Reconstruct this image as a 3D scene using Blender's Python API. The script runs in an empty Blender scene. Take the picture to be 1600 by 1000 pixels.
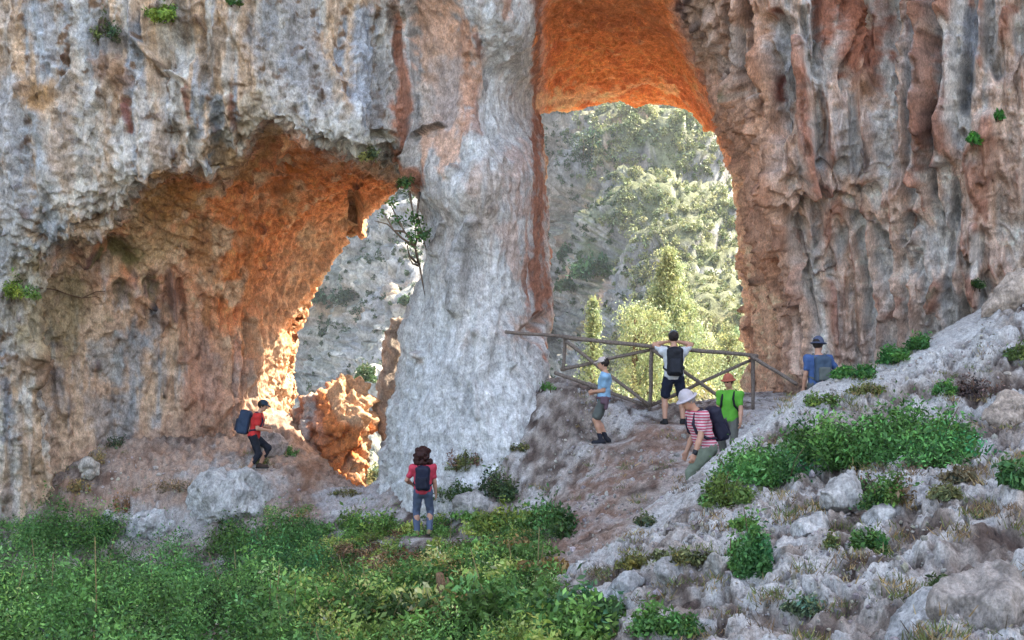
import bpy, bmesh, math, random
import numpy as np
from math import radians as R

# ------------------------------------------------------------------ camera, sky, sun, exposure
scene = bpy.context.scene
COL = scene.collection
F, HOR = 1930.0, 560.0            # focal length and horizon row, in pixels of the 1600 px wide photograph
cam_data = bpy.data.cameras.new("camera")
cam = bpy.data.objects.new("camera", cam_data)
COL.objects.link(cam)
cam_data.sensor_width = 36.0
cam_data.lens = 36.0 * F / 1600.0
cam_data.shift_y = (HOR - 500.0) / 1600.0
cam_data.clip_start = 0.1
cam_data.clip_end = 3000.0
cam.location = (0, 0, 0)
cam.rotation_euler = (R(90), 0, 0)
scene.camera = cam

SUN_AZ, SUN_EL = 74.0, 50.0       # azimuth from +Y (into the picture) towards +X, elevation
world = bpy.data.worlds.new("World")
scene.world = world
world.use_nodes = True
wn = world.node_tree.nodes
wl = world.node_tree.links
sky = wn.new("ShaderNodeTexSky")
sky.sky_type = 'NISHITA'
sky.sun_disc = False
sky.sun_elevation = R(SUN_EL)
sky.sun_rotation = R(SUN_AZ)
sky.air_density = 1.0
sky.dust_density = 2.5
sky.ozone_density = 1.0
wl.new(sky.outputs[0], wn["Background"].inputs[0])
wn["Background"].inputs[1].default_value = 0.15
sun_data = bpy.data.lights.new("sun", 'SUN')
sun_data.energy = 4.2
sun_data.angle = R(0.5)
sun_data.color = (1.0, 0.95, 0.86)
sun = bpy.data.objects.new("sun", sun_data)
COL.objects.link(sun)
_e, _a = R(SUN_EL), R(SUN_AZ)
SUN_DIR = np.array([math.cos(_e) * math.sin(_a), math.cos(_e) * math.cos(_a), math.sin(_e)])
sun.location = (30, 60, 70)
from mathutils import Vector, Matrix
sun.rotation_euler = Vector(SUN_DIR).to_track_quat('Z', 'Y').to_euler()
vs = scene.view_settings
vs.view_transform = 'Standard'
vs.look = 'None'
vs.gamma = 1.0
vs.use_curve_mapping = False
vs.exposure = 2.62
vs.use_white_balance = True
vs.white_balance_temperature = 7600
vs.white_balance_tint = 10
scene.render.engine = 'CYCLES'
scene.cycles.max_bounces = 8
scene.cycles.diffuse_bounces = 5
scene.cycles.use_denoising = True

# ------------------------------------------------------------------ helpers: numbers
rng = np.random.default_rng(11)
random.seed(11)


def at(px, py, y):
    """the point at depth y that the photograph's pixel (px, py) shows"""
    return np.array([(px - 800.0) / F * y, y, (HOR - py) / F * y])


def sstep(a, b, x):
    t = np.clip((x - a) / (b - a), 0, 1)
    return t * t * (3 - 2 * t)


def _hash(ix, iy, iz, seed):
    h = (ix.astype(np.uint32) * np.uint32(374761393) + iy.astype(np.uint32) * np.uint32(668265263)
         + iz.astype(np.uint32) * np.uint32(1442695041) + np.uint32((seed * 974634777 + 12345) & 0xffffffff))
    h = (h ^ (h >> np.uint32(13))) * np.uint32(1274126177)
    h = (h ^ (h >> np.uint32(16))) * np.uint32(2246822519)
    return h ^ (h >> np.uint32(15))


_G = np.array([[1, 1, 0], [-1, 1, 0], [1, -1, 0], [-1, -1, 0], [1, 0, 1], [-1, 0, 1], [1, 0, -1], [-1, 0, -1],
               [0, 1, 1], [0, -1, 1], [0, 1, -1], [0, -1, -1], [1, 1, 0], [-1, 1, 0], [0, -1, 1], [0, -1, -1]], np.float32)


def noise(p, seed=0):
    """gradient noise of points p (N,3), about -1..1"""
    p = np.asarray(p, np.float32)
    i = np.floor(p)
    f = (p - i).astype(np.float32)
    i = i.astype(np.int64)
    u = f * f * f * (f * (f * 6 - 15) + 10)
    out = np.zeros(len(p), np.float32)
    for dx in (0, 1):
        wx = u[:, 0] if dx else 1 - u[:, 0]
        for dy in (0, 1):
            wy = u[:, 1] if dy else 1 - u[:, 1]
            for dz in (0, 1):
                wz = u[:, 2] if dz else 1 - u[:, 2]
                g = _G[_hash(i[:, 0] + dx, i[:, 1] + dy, i[:, 2] + dz, seed) & 15]
                d = g[:, 0] * (f[:, 0] - dx) + g[:, 1] * (f[:, 1] - dy) + g[:, 2] * (f[:, 2] - dz)
                out += wx * wy * wz * d
    return out * 1.4


def fbm(p, octs=4, seed=0, gain=0.5, lac=2.07):
    p = np.asarray(p, np.float32)
    s = np.zeros(len(p), np.float32)
    a, t = 1.0, 0.0
    for k in range(octs):
        s += a * noise(p, seed + k * 17)
        t += a
        a *= gain
        p = p * lac + 3.1
    return s / t


def billow(p, octs=4, seed=0, gain=0.5, lac=2.07):
    """rounded lumps parted by sharp creases, 0..1"""
    p = np.asarray(p, np.float32)
    s = np.zeros(len(p), np.float32)
    a, t = 1.0, 0.0
    for k in range(octs):
        s += a * np.minimum(np.abs(noise(p, seed + k * 17)) * 1.6, 1)
        t += a
        a *= gain
        p = p * lac + 3.1
    return s / t


def tps(pts, vals, smooth=0.0):
    """thin-plate spline through scattered 2-D points; returns a function of (N,2)"""
    P = np.asarray(pts, float)
    V = np.asarray(vals, float)
    sc = np.abs(P).max()
    P = P / sc
    n = len(P)
    d = np.linalg.norm(P[:, None] - P[None], axis=2)
    K = np.where(d > 0, d * d * np.log(d + 1e-12), 0) + np.eye(n) * smooth
    Q = np.c_[np.ones(n), P]
    A = np.block([[K, Q], [Q.T, np.zeros((3, 3))]])
    w = np.linalg.solve(A, np.r_[V, np.zeros(3)])

    def f(X):
        X = np.asarray(X, float) / sc
        out = np.empty(len(X))
        for s in range(0, len(X), 20000):
            x = X[s:s + 20000]
            d2 = ((x[:, None] - P[None]) ** 2).sum(2)
            out[s:s + 20000] = (0.5 * d2 * np.log(d2 + 1e-20)) @ w[:n] + w[n] + x @ w[n + 1:]
        return out
    return f


def upsample(grid, gx, gy, X, Y):
    """bilinear look-up of grid[ix, iy] sampled at gx, gy"""
    fx = np.clip((X - gx[0]) / (gx[1] - gx[0]), 0, len(gx) - 1.001)
    fy = np.clip((Y - gy[0]) / (gy[1] - gy[0]), 0, len(gy) - 1.001)
    ix, iy = fx.astype(int), fy.astype(int)
    u, v = fx - ix, fy - iy
    return (grid[ix, iy] * (1 - u) * (1 - v) + grid[ix + 1, iy] * u * (1 - v)
            + grid[ix, iy + 1] * (1 - u) * v + grid[ix + 1, iy + 1] * u * v)


def poly_sd(poly, X, Y):
    """signed distance to a polygon, negative inside"""
    d2 = np.full(X.shape, 1e12)
    ins = np.zeros(X.shape, bool)
    n = len(poly)
    for k in range(n):
        ax, ay = poly[k][:2]
        bx, by = poly[(k + 1) % n][:2]
        ex, ey = bx - ax, by - ay
        t = np.clip(((X - ax) * ex + (Y - ay) * ey) / (ex * ex + ey * ey + 1e-9), 0, 1)
        d2 = np.minimum(d2, (X - ax - t * ex) ** 2 + (Y - ay - t * ey) ** 2)
        c = (ay > Y) != (by > Y)
        if by != ay:
            ins ^= c & (X < (bx - ax) * (Y - ay) / (by - ay) + ax)
    d = np.sqrt(d2)
    return np.where(ins, -d, d)


def stroke_sd(pts, X, Y):
    """distance to a polyline (px, py, half width) minus its half width, divided by that width: -1 on the line, 0 at its edge"""
    best = np.full(X.shape, 1e6)
    if len(pts) == 1:
        pts = [pts[0], pts[0]]
    for k in range(len(pts) - 1):
        ax, ay, aw = pts[k]
        bx, by, bw = pts[k + 1]
        ex, ey = bx - ax, by - ay
        t = np.clip(((X - ax) * ex + (Y - ay) * ey) / (ex * ex + ey * ey + 1e-9), 0, 1)
        w = aw + (bw - aw) * t
        best = np.minimum(best, np.hypot(X - ax - t * ex, Y - ay - t * ey) / w - 1)
    return best


def surface_nets(Fv):
    """zero surface of a scalar grid (inside negative): vertices in grid units and quads"""
    s = Fv < 0
    cnt = np.zeros(tuple(n - 1 for n in Fv.shape), np.int8)
    sl = [slice(None, -1), slice(1, None)]
    for a in (0, 1):
        for b in (0, 1):
            for c in (0, 1):
                cnt += s[sl[a], sl[b], sl[c]]
    mixed = (cnt > 0) & (cnt < 8)
    ci, cj, ck = np.nonzero(mixed)
    idx = np.full(mixed.shape, -1, np.int32)
    idx[ci, cj, ck] = np.arange(len(ci))
    corners = [(a, b, c) for a in (0, 1) for b in (0, 1) for c in (0, 1)]
    val = {q: Fv[ci + q[0], cj + q[1], ck + q[2]] for q in corners}
    acc = np.zeros((len(ci), 3), np.float64)
    num = np.zeros(len(ci))
    for q in corners:
        for ax in range(3):
            if q[ax] == 0:
                r = list(q)
                r[ax] = 1
                v0, v1 = val[q], val[tuple(r)]
                m = (v0 < 0) != (v1 < 0)
                t = np.where(m, v0 / np.where(m, v0 - v1, 1), 0)
                for d in range(3):
                    acc[:, d] += m * ((t if d == ax else q[d]))
                num += m
    V = acc / num[:, None] + np.c_[ci, cj, ck]
    quads = []
    for ax in range(3):
        o = [d for d in range(3) if d != ax]
        lo = [slice(None)] * 3
        hi = [slice(None)] * 3
        lo[ax], hi[ax] = slice(None, -1), slice(1, None)
        for d in o:
            lo[d] = hi[d] = slice(1, -1)
        A, B = s[tuple(lo)], s[tuple(hi)]
        e = np.nonzero(A != B)
        I = [e[0].copy(), e[1].copy(), e[2].copy()]
        for d in o:
            I[d] = I[d] + 1
        flip = A[e]                      # inside -> outside along +axis

        def cell(du, dv):
            J = [I[0], I[1], I[2]]
            J[o[0]] = J[o[0]] - du
            J[o[1]] = J[o[1]] - dv
            return idx[J[0], J[1], J[2]]
        q = np.stack([cell(1, 1), cell(0, 1), cell(0, 0), cell(1, 0)], 1)
        want = flip if ax != 1 else ~flip
        q[~want] = q[~want][:, ::-1]
        quads.append(q)
    return V, np.concatenate(quads)


# ------------------------------------------------------------------ helpers: Blender
def new_mesh(name, V, faces, mat=None, cols=None, smooth=True):
    """mesh from a vertex array and an (M,k) array of faces, with an optional colour per vertex"""
    V = np.ascontiguousarray(V, np.float32)
    faces = np.ascontiguousarray(faces, np.int32)
    m = bpy.data.meshes.new(name)
    m.vertices.add(len(V))
    m.vertices.foreach_set("co", V.ravel())
    k = faces.shape[1]
    m.loops.add(faces.size)
    m.loops.foreach_set("vertex_index", faces.ravel())
    m.polygons.add(len(faces))
    m.polygons.foreach_set("loop_start", np.arange(0, faces.size, k, dtype=np.int32))
    m.update(calc_edges=True)
    m.polygons.foreach_set("use_smooth", np.full(len(faces), smooth))
    if cols is not None:
        set_cols(m, cols)
    if mat:
        m.materials.append(mat)
    return m


def set_cols(m, cols):
    a = m.color_attributes.get("Col") or m.color_attributes.new("Col", 'FLOAT_COLOR', 'POINT')
    c = np.ones((len(m.vertices), 4), np.float32)
    c[:, :3] = cols
    a.data.foreach_set("color", c.ravel())


def link(name, mesh, parent=None, loc=None):
    o = bpy.data.objects.new(name, mesh)
    COL.objects.link(o)
    if parent is not None:
        o.parent = parent
    if loc is not None:
        o.location = loc
    return o


def tag(o, label=None, cat=None, group=None, kind=None):
    for k, v in (("label", label), ("category", cat), ("group", group), ("kind", kind)):
        if v:
            o[k] = v
    return o


def normals(m):
    n = np.empty(len(m.vertices) * 3, np.float32)
    m.vertex_normals.foreach_get("vector", n)
    return n.reshape(-1, 3)


def coords(m):
    v = np.empty(len(m.vertices) * 3, np.float32)
    m.vertices.foreach_get("co", v)
    return v.reshape(-1, 3)


def set_coords(m, v):
    m.vertices.foreach_set("co", np.ascontiguousarray(v, np.float32).ravel())
    m.update()


def pix(v):
    return 800 + v[:, 0] / v[:, 1] * F, HOR - v[:, 2] / v[:, 1] * F


def merge(parts):
    """join (V, faces, cols) triples with equal face sizes"""
    Vs, Fs, Cs, n = [], [], [], 0
    for v, f, c in parts:
        Vs.append(v)
        Fs.append(np.asarray(f) + n)
        Cs.append(np.broadcast_to(c, (len(v), 3)))
        n += len(v)
    return np.concatenate(Vs), np.concatenate(Fs), np.concatenate(Cs)


# ------------------------------------------------------------------ materials
def mat_new(name):
    m = bpy.data.materials.new(name)
    m.use_nodes = True
    nt = m.node_tree
    return m, nt.nodes, nt.links, nt.nodes["Principled BSDF"]


def rock_material(name, bump=0.5, scale=9.0, vary=0.4, dist=0.08, grain=0.45):
    m, n, l, b = mat_new(name)
    b.inputs["Roughness"].default_value = 0.93
    b.inputs["Specular IOR Level"].default_value = 0.15
    at_ = n.new("ShaderNodeAttribute")
    at_.attribute_name = "Col"
    tc = n.new("ShaderNodeTexCoord")
    mp = n.new("ShaderNodeMapping")
    mp.inputs["Scale"].default_value = (1, 1, 0.6)
    l.new(tc.outputs["Object"], mp.inputs[0])
    n1 = n.new("ShaderNodeTexNoise")
    n1.inputs["Scale"].default_value = scale
    n1.inputs["Detail"].default_value = 9
    n1.inputs["Roughness"].default_value = 0.72
    l.new(mp.outputs[0], n1.inputs["Vector"])
    n2 = n.new("ShaderNodeTexVoronoi")
    n2.inputs["Scale"].default_value = scale * 2.1
    l.new(mp.outputs[0], n2.inputs["Vector"])
    mr = n.new("ShaderNodeMapRange")
    mr.inputs[1].default_value = 0.3
    mr.inputs[2].default_value = 0.7
    mr.inputs[3].default_value = 1 - vary
    mr.inputs[4].default_value = 1 + vary * 0.75
    l.new(n1.outputs["Fac"], mr.inputs[0])
    n3 = n.new("ShaderNodeTexNoise")                 # grain
    n3.inputs["Scale"].default_value = scale * 3.6
    n3.inputs["Detail"].default_value = 5
    n3.inputs["Roughness"].default_value = 0.8
    l.new(mp.outputs[0], n3.inputs["Vector"])
    mr3 = n.new("ShaderNodeMapRange")
    mr3.inputs[1].default_value = 0.33
    mr3.inputs[2].default_value = 0.62
    mr3.inputs[3].default_value = 1 - grain
    mr3.inputs[4].default_value = 1 + grain * 0.55
    l.new(n3.outputs["Fac"], mr3.inputs[0])
    mm = n.new("ShaderNodeMath")
    mm.operation = 'MULTIPLY'
    l.new(mr.outputs[0], mm.inputs[0])
    l.new(mr3.outputs[0], mm.inputs[1])
    mx = n.new("ShaderNodeVectorMath")
    mx.operation = 'SCALE'
    l.new(at_.outputs["Color"], mx.inputs[0])
    l.new(mm.outputs[0], mx.inputs["Scale"])
    l.new(mx.outputs[0], b.inputs["Base Color"])
    ad = n.new("ShaderNodeMath")
    ad.operation = 'MULTIPLY_ADD'
    l.new(n2.outputs["Distance"], ad.inputs[0])
    ag = n.new("ShaderNodeMath")
    ag.operation = 'MULTIPLY_ADD'
    l.new(n3.outputs["Fac"], ag.inputs[0])
    ag.inputs[1].default_value = 0.45
    l.new(n1.outputs["Fac"], ag.inputs[2])
    ad.inputs[1].default_value = 0.35
    l.new(ag.outputs[0], ad.inputs[2])
    bp = n.new("ShaderNodeBump")
    bp.inputs["Strength"].default_value = bump
    bp.inputs["Distance"].default_value = dist
    l.new(ad.outputs[0], bp.inputs["Height"])
    l.new(bp.outputs[0], b.inputs["Normal"])
    return m


def leaf_material(name, trans=0.45, rough=0.55):
    m, n, l, b = mat_new(name)
    at_ = n.new("ShaderNodeAttribute")
    at_.attribute_name = "Col"
    b.inputs["Roughness"].default_value = rough
    b.inputs["Specular IOR Level"].default_value = 0.25
    l.new(at_.outputs["Color"], b.inputs["Base Color"])
    t = n.new("ShaderNodeBsdfTranslucent")
    g = n.new("ShaderNodeVectorMath")
    g.operation = 'MULTIPLY'
    g.inputs[1].default_value = (1.12, 1.1, 0.8)
    l.new(at_.outputs["Color"], g.inputs[0])
    l.new(g.outputs[0], t.inputs["Color"])
    mx = n.new("ShaderNodeMixShader")
    mx.inputs[0].default_value = trans
    l.new(b.outputs[0], mx.inputs[1])
    l.new(t.outputs[0], mx.inputs[2])
    l.new(mx.outputs[0], n["Material Output"].inputs[0])
    return m


def cloth_material(name, col, rough=0.85, weave=220.0, stripes=None):
    m, n, l, b = mat_new(name)
    b.inputs["Roughness"].default_value = rough
    b.inputs["Specular IOR Level"].default_value = 0.2
    tc = n.new("ShaderNodeTexCoord")
    ns = n.new("ShaderNodeTexNoise")
    ns.inputs["Scale"].default_value = 9
    ns.inputs["Detail"].default_value = 6
    l.new(tc.outputs["Object"], ns.inputs["Vector"])
    mr = n.new("ShaderNodeMapRange")
    mr.inputs[3].default_value = 0.72
    mr.inputs[4].default_value = 1.25
    l.new(ns.outputs["Fac"], mr.inputs[0])
    mx = n.new("ShaderNodeVectorMath")
    mx.operation = 'SCALE'
    mx.inputs[0].default_value = col
    l.new(mr.outputs[0], mx.inputs["Scale"])
    if stripes:
        w = n.new("ShaderNodeTexWave")
        w.bands_direction = 'Z'
        w.inputs["Scale"].default_value = stripes[1]
        w.inputs["Distortion"].default_value = 0.4
        l.new(tc.outputs["Object"], w.inputs["Vector"])
        cr = n.new("ShaderNodeValToRGB")
        cr.color_ramp.elements[0].position = 0.42
        cr.color_ramp.elements[0].color = (*col, 1)
        cr.color_ramp.elements[1].position = 0.55
        cr.color_ramp.elements[1].color = (*stripes[0], 1)
        l.new(w.outputs["Fac"], cr.inputs[0])
        l.new(cr.outputs[0], mx.inputs[0])
    l.new(mx.outputs[0], b.inputs["Base Color"])
    bp = n.new("ShaderNodeBump")
    bp.inputs["Strength"].default_value = 0.5
    bp.inputs["Distance"].default_value = 0.02
    l.new(ns.outputs["Fac"], bp.inputs["Height"])
    l.new(bp.outputs[0], b.inputs["Normal"])
    return m


M_ROCK = rock_material("limestone", bump=.65, dist=.09)
M_GROUND = rock_material("rocky_soil", bump=0.5, scale=14.0, vary=0.45)
M_HILL = rock_material("hill_rock", bump=0.6, scale=0.7, vary=0.55, dist=0.8)
M_LEAF = leaf_material("leaves", trans=0.22)
M_NEEDLE = leaf_material("sunlit_needles", trans=0.36)
# ------------------------------------------------------------------ ground: (px, py, distance) control points
GP = [(0, 1040, 11), (400, 1060, 11), (800, 1045, 11), (-200, 1000, 12), (0, 950, 18), (400, 960, 17.5), (650, 930, 17), (-150, 850, 25),
      (0, 848, 26), (120, 838, 26), (250, 840, 26), (500, 832, 25), (655, 842, 23), (800, 832, 22), (740, 800, 23.3),
      (880, 862, 18), (920, 822, 19), (900, 772, 21), (960, 742, 21.5), (940, 698, 22.8), (1045, 664, 23.2), (1000, 640, 24.1),
      (1080, 652, 23.4), (1150, 638, 24), (1060, 722, 21), (1000, 772, 19.5), (1000, 692, 22.3), (860, 596, 24.6), (925, 612, 24.4), (840, 690, 23.4),
      (760, 762, 23.1), (845, 640, 24), (1000, 640, 26), (900, 625, 26.5), (1170, 620, 26), (1250, 610, 26.5),
      (870, 905, 13.5), (950, 870, 14), (1020, 804, 15), (1060, 770, 15.5), (1100, 736, 16), (1150, 690, 16.8), (1200, 652, 17.5), (1270, 613, 18.3), (1340, 598, 18.8),
      (1450, 531, 19.8), (1530, 493, 20.5), (1620, 482, 21), (1750, 440, 21),
      (1085, 790, 17.3), (1140, 756, 19), (1060, 737, 19.8), (1280, 676, 21.5), (1210, 700, 20.5), (1410, 604, 22), (1360, 640, 22.5), (1500, 548, 22.4),
      (1300, 640, 24.5), (1220, 640, 24), (1100, 832, 13), (1200, 762, 14.5), (1300, 702, 15.5), (1450, 655, 15.8), (1600, 612, 16), (1600, 722, 12),
      (1400, 782, 12.2), (1200, 862, 11), (1000, 940, 11.2), (1600, 850, 9.5), (1400, 900, 9.5), (1200, 985, 9.3), (1600, 1000, 7.5),
      (1300, 1050, 8), (1000, 1060, 9.5), (900, 1010, 11.2), (1800, 700, 13), (1800, 950, 8),
      (390, 742, 27), (300, 792, 26.3), (200, 802, 26.3), (350, 700, 28.3), (250, 705, 27.8), (150, 740, 27), (450, 648, 30), (430, 705, 28.6),
      (520, 770, 27), (560, 768, 27), (600, 764, 26), (650, 765, 25), (480, 700, 28.6), (550, 790, 29.5)]
pts, vals = [], []
for px, py, y in GP:
    p = at(px, py, y)
    pts.append(p[:2])
    vals.append(p[2])
for x, y, z in [(0, 0, -1.65), (-4, 3, -2.05), (4, 3, -1.35), (-10, 5, -2.9), (9, 4, -1.0), (0, -4, -1.6),
                (-14, 34, -4.0), (-6, 33.5, -4.0), (-1, 33.5, -3.0), (4, 33, -1.8), (4, 37, -2.4), (9, 33.5, -1.6), (9, 37, -2.2), (14, 34, -1.5), (-6, 37, -5),
                (-14, 41, -8), (0, 41, -6), (14, 41, -5), (14, 26, -.4), (18, 20, 2), (-18, 26, -3.5)]:
    pts.append((x, y))
    vals.append(z)
_gf = tps(pts, vals, 1e-5)
_gx = np.linspace(-26, 26, 131)
_gy = np.linspace(-4, 42, 116)
_gz = _gf(np.stack(np.meshgrid(_gx, _gy, indexing='ij'), -1).reshape(-1, 2)).reshape(131, 116)


def ground_z(x, y):
    return upsample(_gz, _gx, _gy, np.asarray(x, float), np.asarray(y, float))


_pp = [(393, 739, 27.0), (661, 838, 22.8), (943, 694, 23.0), (1053, 664, 23.3), (1106, 792, 17.2), (1141, 727, 21.5), (1279, 679, 21.6)]
PEOPLE = [at(*q) for q in _pp]

SLOPE = [(860, 930), (960, 868), (1020, 795), (1100, 720), (1200, 640), (1340, 588), (1450, 530), (1530, 490), (1900, 400), (1900, 1200), (800, 1200)]
CREST = [(1000, 815), (1100, 726), (1200, 648), (1270, 612), (1340, 596), (1450, 540), (1530, 500), (1535, 505), (1450, 550), (1340, 604), (1270, 622), (1200, 662), (1100, 740), (1010, 830)]
PATH = [(830, 900), (860, 800), (900, 745), (960, 690), (1010, 655), (1180, 640), (1200, 680), (1100, 740), (1030, 790), (960, 860)]
TALUS = [(60, 800), (150, 700), (350, 640), (470, 600), (620, 660), (600, 780), (480, 800), (300, 800), (200, 812)]


def build_ground():
    ys = np.exp(np.arange(math.log(3.2), math.log(37.5), 0.0032))
    px = np.arange(-300, 1900, 2.9)
    PX, Y = np.meshgrid(px, ys, indexing='ij')
    X = (PX - 800) / F * Y
    Z = ground_z(X, Y)
    P = np.stack([X, Y, Z], -1).reshape(-1, 3)
    PXf, PYf = pix(P)
    nx, ny = X.shape
    i = np.arange(nx * ny).reshape(nx, ny)
    quads = np.stack([i[:-1, :-1], i[1:, :-1], i[1:, 1:], i[:-1, 1:]], -1).reshape(-1, 4)
    m = new_mesh("ground", P, quads, M_GROUND)
    N = normals(m)
    wx = PXf + 26 * fbm(P * 0.9, 3, 5)
    wy = PYf + 20 * fbm(P * 0.9, 3, 6)
    slope = sstep(25, -25, poly_sd(SLOPE, wx, wy))
    path = sstep(18, -18, poly_sd(PATH, wx, wy))
    talus = sstep(25, -25, poly_sd(TALUS, wx, wy))
    veg = sstep(40, -40, poly_sd(VEG, wx, wy))
    # strata on the right-hand slope rise to the right; lumps are drawn out along them
    c, s_ = math.cos(0.55), math.sin(0.55)
    Q = np.stack([P[:, 0] * c + P[:, 2] * s_, P[:, 1], -P[:, 0] * s_ * 1.5 + P[:, 2] * c * 1.9], 1)
    b1 = billow(Q * np.array([0.55, 0.75, 1.0]) + fbm(P * 1.3, 2, 3)[:, None] * .3, 2, 21)
    b2 = billow(Q * np.array([1.7, 2.2, 2.4]) + 7, 3, 31)
    b3 = billow(P * 5.2, 4, 41)
    b4 = fbm(P * 16, 3, 51)
    rocky = np.clip(slope + 0.75 * talus + .5 * (1 - path) * (1 - veg) + .12, 0, 1)
    ridge = np.exp(-(poly_sd(CREST, PXf, PYf + 8) / 26) ** 2)
    b5 = billow(Q * np.array([3.4, 4.4, 5.6]) + 3, 3, 58)
    h = slope * (0.30 * (b1 - .42)) + rocky * (0.13 * (b2 - .34) + .09 * (b5 - .3)) + (0.05 + .05 * rocky + .05 * path) * (b3 - .3) + 0.02 * b4
    h *= (1 - .55 * veg) * (1 - .72 * ridge)
    crack = sstep(.10, .0, billow(Q * np.array([1.1, 1.4, 2.0]) + .35 * fbm(P * 2, 2, 55)[:, None], 1, 56)) * slope
    h -= .10 * crack * (1 - .5 * ridge)
    P2 = P + N * h[:, None]
    for q in PEOPLE:                                  # trodden spots the hikers stand on
        w = sstep(.75, .28, np.hypot(P2[:, 0] - q[0], P2[:, 1] - q[1]))
        P2[:, 2] += (q[2] + .012 - P2[:, 2]) * w * .94
    set_coords(m, P2)
    # colour: grey limestone where rock stands proud, red-brown earth between
    grey = np.array([.44, .425, .42])
    tan = np.array([.31, .26, .23])
    red = np.array([.26, .155, .115])
    soil = np.array([.085, .06, .052])
    n1 = fbm(P * 1.1, 4, 61)
    n2 = fbm(P * 3.7, 4, 71)
    rockm = sstep(-.05, .13, h + .17 * n1 + .18 * n2 - .035 + .16 * ridge - .08 * crack)
    col = soil + (tan - soil) * sstep(-.5, .4, n2)[:, None]
    col = col + (red - col) * (np.clip(path * .8 + talus * .55, 0, 1) * sstep(-.5, .3, n1 + .2))[:, None]
    stone = tan + (grey - tan) * sstep(-.45, .15, n1 + .6 * n2 + .25 * ridge)[:, None]
    k = rockm * np.clip(.35 + .65 * slope + .4 * (1 - path) * (1 - talus) + .25 * sstep(.1, .35, n1), 0, 1)
    col = col + (stone - col) * k[:, None]
    col = col + (np.array([.38, .265, .205]) - col) * (.65 * talus * sstep(-.35, .25, n1 + .5 * n2))[:, None]
    orange = np.array([.36, .17, .09])
    col = col + (orange - col) * (.45 * talus * sstep(.0, .45, fbm(P * 1.6, 5, 77, .65) + .25 * sstep(420, 470, PXf)))[:, None]
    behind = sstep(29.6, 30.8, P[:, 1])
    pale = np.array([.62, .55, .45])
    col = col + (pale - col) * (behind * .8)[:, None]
    litter = sstep(.25, .5, fbm(P * 9, 2, 90))
    col *= (1 - .35 * litter * (1 - rockm))[:, None]
    for pp, cc, op in GROUND_STROKES:
        w = sstep(.5, -.6, stroke_sd(pp, wx, wy) + 1.1 * n2 + .6 * n1) * op * (.5 + .5 * sstep(-.03, .1, h))
        col = col + (np.array(cc) - col) * w[:, None]
    set_cols(m, np.clip(col, .02, .7))
    o = link("ground", m)
    tag(o, kind="structure", label="rocky grey slope and red earth path in front of the arches")
    return o


VEG = [(-300, 790), (100, 780), (160, 800), (210, 850), (330, 790), (430, 770), (520, 820), (640, 800), (760, 790), (880, 790), (885, 830), (840, 880),
       (900, 930), (960, 1000), (960, 1300), (-300, 1300)]
GROUND_STROKES = [
    ([(330, 760, 34), (385, 742, 34), (430, 752, 22)], (.45, .45, .45), .8),
    ([(200, 815, 26), (290, 815, 30)], (.44, .44, .44), .7),
    ([(520, 790, 22), (590, 770, 22)], (.46, .46, .47), .8),
    ([(1010, 820, 12), (1100, 735, 18), (1200, 655, 16), (1330, 605, 20), (1430, 555, 26), (1530, 520, 36)], (.46, .46, .46), .7),
    ([(870, 905, 10), (960, 870, 14)], (.46, .46, .46), .7),
]

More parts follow.
